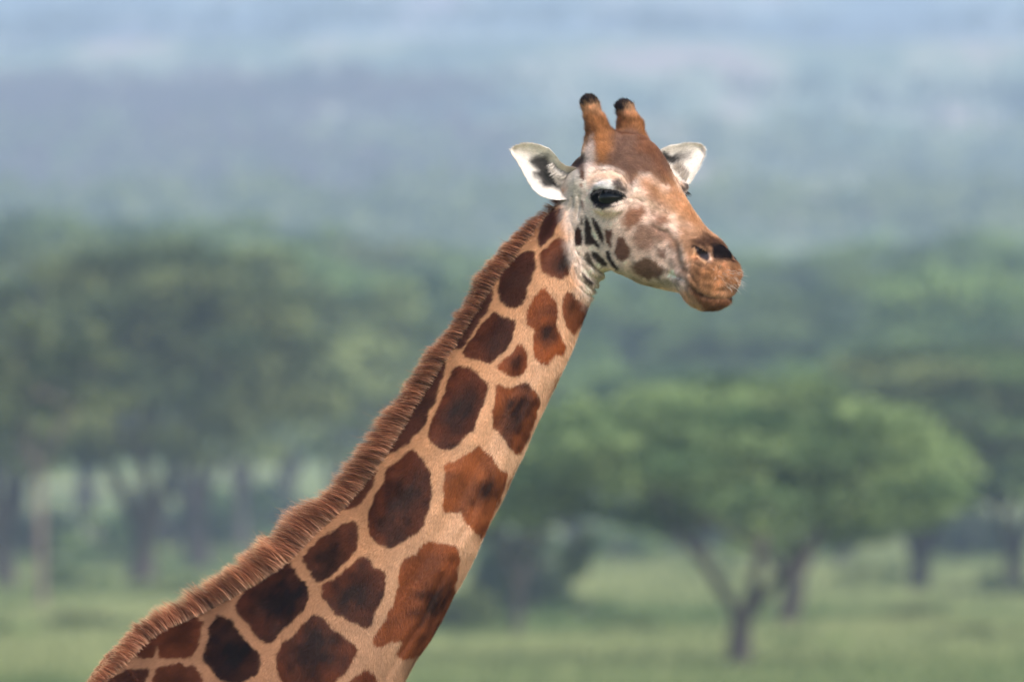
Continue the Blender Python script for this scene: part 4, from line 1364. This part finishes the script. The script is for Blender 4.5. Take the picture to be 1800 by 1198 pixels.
def tree(name, proto, u, D, vtop, label, cat='tree', group=None, wide=1.0, rz=0.0):
    x, y = at(u, D)
    z = float(terrain(np.array([x]), np.array([y]))[0])
    # height that brings the crown up to the picture line vtop
    h = (830 - vtop) / K(D) + CAM_Z - z
    s = max(h, 2.0) / H0[proto]
    t = add(name, None, None, (x, y, z))
    t.scale = (s * wide, s * wide, s)
    t.rotation_euler = (0, 0, rz)
    t['label'] = label; t['category'] = cat
    if group:
        t['group'] = group
    add('trunk', PROTO[proto][0], t)
    add('crown', PROTO[proto][1], t)
    return t

def shrub(proto, u, D, width, vtop, label, group=None):
    x, y = at(u, D)
    z = float(terrain(np.array([x]), np.array([y]))[0])
    h = (830 - vtop) / K(D) + CAM_Z - z
    t = add('bush', None, None, (x, y, z))
    t.scale = (width / K(D) / 3.2, width / K(D) / 3.2, h / 2.2)
    t.rotation_euler = (0, 0, u * 0.7)
    t['label'] = label; t['category'] = 'bush'
    if group:
        t['group'] = group
    add('stems', SHRUB[proto][0], t); add('crown', SHRUB[proto][1], t)
    return t

GL, GR = 'acacias left of the giraffe', 'acacias right of the giraffe'
tree('acacia_tree', 'fork_green', 1300, base_dist(1196, 1300), 665, 'blurred bright green acacia whose trunk forks low, near the bottom edge right of the neck', group=GR, wide=1.3)
tree('acacia_tree', 'green_b', 1372, base_dist(1128, 1372), 655, 'blurred acacia with thin trunk just right of the low forked acacia', group=GR, wide=1.35, rz=0.3)
tree('acacia_tree', 'olive_a', 1612, base_dist(1052, 1612), 600, 'blurred acacia with dark V shaped trunk right of the low forked acacia', group=GR, wide=1.15)
tree('acacia_tree', 'green_a', 1782, base_dist(1052, 1782), 610, 'blurred acacia with dark trunk at the right edge of the frame', group=GR, wide=1.15, rz=3.0)
tree('acacia_tree', 'green_a', 1168, base_dist(984, 1168), 640, 'blurred distant acacia with short trunk directly below the muzzle', group=GR, wide=0.8, rz=0.3)
tree('acacia_tree', 'green_b', 1010, base_dist(1010, 1010), 660, 'blurred green acacia close to the right side of the giraffe neck', group=GR, wide=1.2, rz=2.9)
tree('acacia_tree', 'green_a', 1480, base_dist(1000, 1480), 630, 'blurred acacia between the low forked trunk and the V shaped trunk', group=GR, wide=1.2, rz=3.4)
tree('shade_tree', 'dark_a', 908, base_dist(1142, 908), 760, 'dark blurred tree with dark trunk touching the giraffe neck', group=None, wide=0.75, rz=0.8)
tree('acacia_tree', 'olive_b', 12, base_dist(1036, 12), 440, 'blurred olive acacia with dark trunk at the left edge of the frame', group=GL, wide=0.9)
tree('acacia_tree', 'olive_pale', 74, base_dist(1082, 74), 520, 'blurred slim acacia with pale brown trunk near the left edge', group=GL, wide=0.7, rz=1.2)
tree('acacia_tree', 'olive_a', 246, base_dist(1046, 246), 425, 'blurred wide olive acacia with thick dark V shaped trunk left of the mane', group=GL, wide=0.95, rz=0.25)
tree('acacia_tree', 'olive_b', 352, base_dist(1002, 352), 400, 'blurred olive acacia behind the V shaped trunk, second trunk from the mane', group=GL, wide=0.9, rz=0.2)
tree('acacia_tree', 'olive_a', 428, base_dist(968, 428), 440, 'blurred olive acacia with slim dark trunk nearest to the mane', group=GL, wide=0.62, rz=3.3)
tree('acacia_tree', 'olive_b', 600, base_dist(985, 600), 470, 'blurred olive acacia crown rising behind the middle of the mane', group=GL, wide=0.85, rz=6.1)
shrub('bush_a', 930, base_dist(1085, 930), 210, 880, 'dark blurred bush at the foot of the neck, right side')
shrub('bush_a', 1760, base_dist(1066, 1760), 200, 1010, 'low dark blurred bush at the right edge beneath the acacia trunk')
shrub('bush_b', 810, base_dist(1120, 810), 150, 1030, 'pale blurred bush tucked behind the lower neck')
shrub('bush_c', 40, base_dist(1150, 40), 170, 1090, 'low green blurred bush in the bottom left grass')
shrub('bush_b', 1600, base_dist(1110, 1600), 160, 1060, 'low pale blurred bush in the grass right of the forked acacia')

for i, (u, vb, wd_, vt, pr, lb) in enumerate([
        (1450, 1165, 230, 1110, 'bush_c', 'wide low green blurred bush at the bottom right of the forked acacia'),
        (1690, 1150, 260, 1098, 'bush_b', 'wide low pale blurred bush in the bottom right grass'),
        (1130, 1130, 200, 1085, 'bush_b', 'low pale blurred bush left of the forked acacia trunk'),
        (1030, 1090, 150, 1040, 'bush_c', 'small green blurred bush right of the dark bush by the neck'),
        (1240, 1030, 160, 985, 'bush_c', 'small green blurred bush behind the forked acacia trunk'),
        (150, 1120, 180, 1075, 'bush_b', 'low pale blurred bush in the grass at lower left'),
        (130, 1040, 120, 985, 'bush_c', 'small green blurred bush between the pale trunk and the thick V shaped trunk'),
        (300, 1060, 140, 1010, 'bush_b', 'low pale blurred bush at the foot of the thick V shaped trunk'),
        (1530, 1040, 150, 990, 'bush_b', 'small pale blurred bush left of the V shaped trunk at right'),
        (180, 985, 190, 880, 'bush_c', 'tall green blurred bush behind the thick V shaped trunk, on its left'),
        (300, 975, 200, 850, 'bush_a', 'tall dark blurred bush just right of the thick V shaped trunk'),
        (395, 965, 190, 840, 'bush_c', 'tall green blurred bush nearest to the mane at left'),
        (470, 955, 190, 850, 'bush_a', 'dark blurred bush partly hidden by the mane'),
        (45, 985, 170, 870, 'bush_a', 'dark blurred bush between the two leftmost trunks'),
        (1080, 985, 170, 870, 'bush_c', 'tall green blurred bush left of the trunk below the muzzle'),
        (1215, 975, 160, 865, 'bush_a', 'dark blurred bush right of the trunk below the muzzle'),
        (1420, 985, 150, 900, 'bush_c', 'tall green blurred bush behind the right limb of the forked acacia'),
        (1690, 985, 190, 870, 'bush_a', 'tall dark blurred bush between the two rightmost trunks')]):
    shrub(pr, u, base_dist(vb, u), wd_, vt, lb)

# mid-distance acacias on the rising ground
rng = np.random.default_rng(5)
MID = [(1700, 560, 470, 'green_b'), (1560, 620, 470, 'green_a'), (1420, 600, 560, 'green_b'), (1280, 600, 560, 'green_a'), (1120, 640, 500, 'green_b'), (980, 600, 590, 'green_a'),
       (1790, 660, 440, 'green_b'), (880, 640, 500, 'green_b'), (150, 600, 420, 'olive_b'), (500, 600, 450, 'green_a'), (640, 620, 470, 'green_b'), (760, 600, 480, 'green_b'), (300, 660, 420, 'green_a'), (30, 600, 410, 'olive_a'),
       (1640, 760, 420, 'green_a'), (1480, 780, 440, 'green_b'), (1340, 800, 450, 'green_b'), (1200, 780, 440, 'green_a'), (1050, 800, 470, 'green_a'), (920, 780, 450, 'green_b'),
       (1740, 850, 400, 'green_b'), (700, 800, 430, 'green_a'), (560, 800, 400, 'olive_b'), (420, 780, 380, 'green_b'), (220, 800, 380, 'green_a'), (80, 780, 370, 'green_b')]
for i, (u, D, vt, pr) in enumerate(MID):
    zone = ('left of the mane' if u < 480 else 'behind the mane and neck' if u < 960 else 'below the muzzle' if u < 1400 else 'towards the right edge')
    tree('acacia_tree', pr, u, D, vt, 'hazy acacia in the row behind the nearest trees, ' + zone, group='hazy middle distance acacias ' + zone, wide=1.0, rz=i * 1.3)

# ------------------------------------------------------------------ far woodland on the slopes (one mass)
def woodland(n, D0, D1, half, hmin, hmax, per, leaf, name, label, seed, thin=0.0, side=(-1, 1)):
    rng = np.random.default_rng(seed)
    D = np.sqrt(rng.uniform(D0 ** 2, D1 ** 2, n))
    x = rng.uniform(side[0], side[1], n) * (half * D / 35.0)
    y = D + CAM_Y
    if thin:
        Pn_ = np.stack([x + 0.3 * y * 0.16, y * (0.16 if D0 > 1200 else 0.5), 0 * x], 1)
        sc_ = 26.0 * D.mean() / 3000 + 6
        nn = 0.5 * vnoise(Pn_, sc_) + 0.3 * vnoise(Pn_ @ np.array([[0.8, 0.6, 0], [-0.6, 0.8, 0], [0, 0, 1]]) + 91, sc_ * 0.47) + 0.2 * vnoise(Pn_ + 37, sc_ * 0.21)
        keep = nn > thin
        if side[1] < 0.5:                       # ragged end where the dry scrub gives way to green
            e_ = (side[1] * half * D / 35.0 - x) / (0.35 * half * D / 35.0) + (nn - 0.5) * 2.5
            e2 = np.minimum(D - D0, D1 - D) / (0.3 * (D1 - D0)) + (nn - 0.5) * 1.5
            keep &= rng.random(len(x)) < np.clip(e_, 0, 1) * np.clip(e2, 0, 1)
        x, y, D = x[keep], y[keep], D[keep]
    z = terrain(x, y)
    h = rng.uniform(hmin, hmax, len(x))
    cen, rad, pr = [], [], []
    for i in range(len(x)):
        for j in range(3):
            r = h[i] * rng.uniform(0.28, 0.45)
            cen.append((x[i] + rng.normal(0, h[i] * 0.25), y[i] + rng.normal(0, h[i] * 0.25), z[i] + h[i] * rng.uniform(0.5, 0.9)))
            rad.append((r, r, r * 0.5)); pr.append(per)
    v, f, c = leaf_cloud(cen, rad, pr, 0.85 if D0 > 1200 else 0.5, rng)
    # stems
    a = np.stack([x - 0.15, y, z - 0.3], 1); b = np.stack([x + 0.15, y, z - 0.3], 1); t = np.stack([x, y, z + h * 0.7], 1)
    e = np.stack([x, y + 0.2, z - 0.3], 1)
    k = len(v)
    sv = np.concatenate([a, b, t, e]); m_ = len(x); I = np.arange(m_) + k
    sf = np.concatenate([np.stack([I, I + m_, I + 2 * m_, I + 2 * m_], 1)[:0]])
    return add(name, mesh_from(name, v, f, leaf, False, c), kind='stuff', label=label, category='woodland')
woodland(520, 860, 1400, 2.2, 6, 9, 42, M_LEAF['green'], 'far_woodland', 'hazy green woodland on the gentle slope behind the acacias', 41, 0.34)
woodland(1500, 1400, 2300, 2.0, 6, 9, 16, M_LEAF['olive'], 'slope_woodland', 'grey green hazy woodland along the foot of the hills', 42, 0.40)
woodland(1500, 1850, 2600, 1.9, 6, 10, 10, M_LEAF['dry'], 'dry_woodland', 'purplish grey leafless scrub on the lower hill at upper left', 44, 0.30, (-0.8, 0.02))
woodland(6500, 2300, 6000, 1.9, 7, 12, 8, M_LEAF['dark'], 'hill_woodland', 'blue hazy scattered trees covering the hills at the top', 43, 0.52)

# ------------------------------------------------------------------ grass
def grass(n, seed):
    rng = np.random.default_rng(seed)
    D = 1 / rng.uniform(1 / 560, 1 / 185, n)
    x = rng.uniform(-1, 1, n) * (2.0 * D / 35)
    y = D + CAM_Y
    z = terrain(x, y)
    Vs, Cs = [], []
    patch = vnoise(np.stack([x, y * 0.35, 0 * x], 1), 7.0)
    for j in range(6):
        a = rng.uniform(0, 6.28, n)
        L = rng.uniform(0.14, 0.42, n) * (0.5 + patch)
        le = rng.normal(0, .5, (n, 2))
        w = rng.uniform(0.02, 0.05, n) * 1.6
        px, py = x + rng.normal(0, .18, n), y + rng.normal(0, .18, n)
        A = np.stack([px - np.cos(a) * w, py - np.sin(a) * w, z - 0.03], 1)
        B = np.stack([px + np.cos(a) * w, py + np.sin(a) * w, z - 0.03], 1)
        T = np.stack([px + le[:, 0] * L, py + le[:, 1] * L, z + L], 1)
        Vs.append(np.stack([A, B, T], 1).reshape(-1, 3))
        Cs.append(np.repeat(np.clip(patch * 1.3 - 0.15 + rng.normal(0, .2, n), 0, 1), 3))
    v = np.concatenate(Vs); c = np.concatenate(Cs)
    return mesh_from('grass', v, np.arange(len(v)).reshape(-1, 3), m_grass, False, np.stack([c, c, c], 1))
m_grass = leaf_material('grass_blade', (0.080, 0.130, 0.042), (0.310, 0.320, 0.140), 0.35)
add('grass', grass(42000, 51), kind='stuff', label='soft green blurred grass across the plain', category='grass')

# ------------------------------------------------------------------ haze: one closed box of even air round everything
m_haze = bpy.data.materials.new('haze_air'); m_haze.use_nodes = True
nt = m_haze.node_tree
nt.nodes.clear()
out = nt.nodes.new('ShaderNodeOutputMaterial')
pv = nt.nodes.new('ShaderNodeVolumePrincipled')
pv.inputs['Color'].default_value = (0.55, 0.665, 0.86, 1)
pv.inputs['Density'].default_value = HAZE
pv.inputs['Anisotropy'].default_value = 0.0
nt.links.new(pv.outputs[0], out.inputs['Volume'])
x0, x1, y0, y1, z0, z1 = -3600, 3600, -320, 9300, -16, 300
bv = [(x, y, z) for x in (x0, x1) for y in (y0, y1) for z in (z0, z1)]
bf = [(0, 1, 3, 2), (4, 6, 7, 5), (0, 4, 5, 1), (2, 3, 7, 6), (0, 2, 6, 4), (1, 5, 7, 3)]
add('haze', mesh_from('haze', bv, bf, m_haze, False), kind='stuff', label='pale blue haze filling the air towards the hills', category='haze')
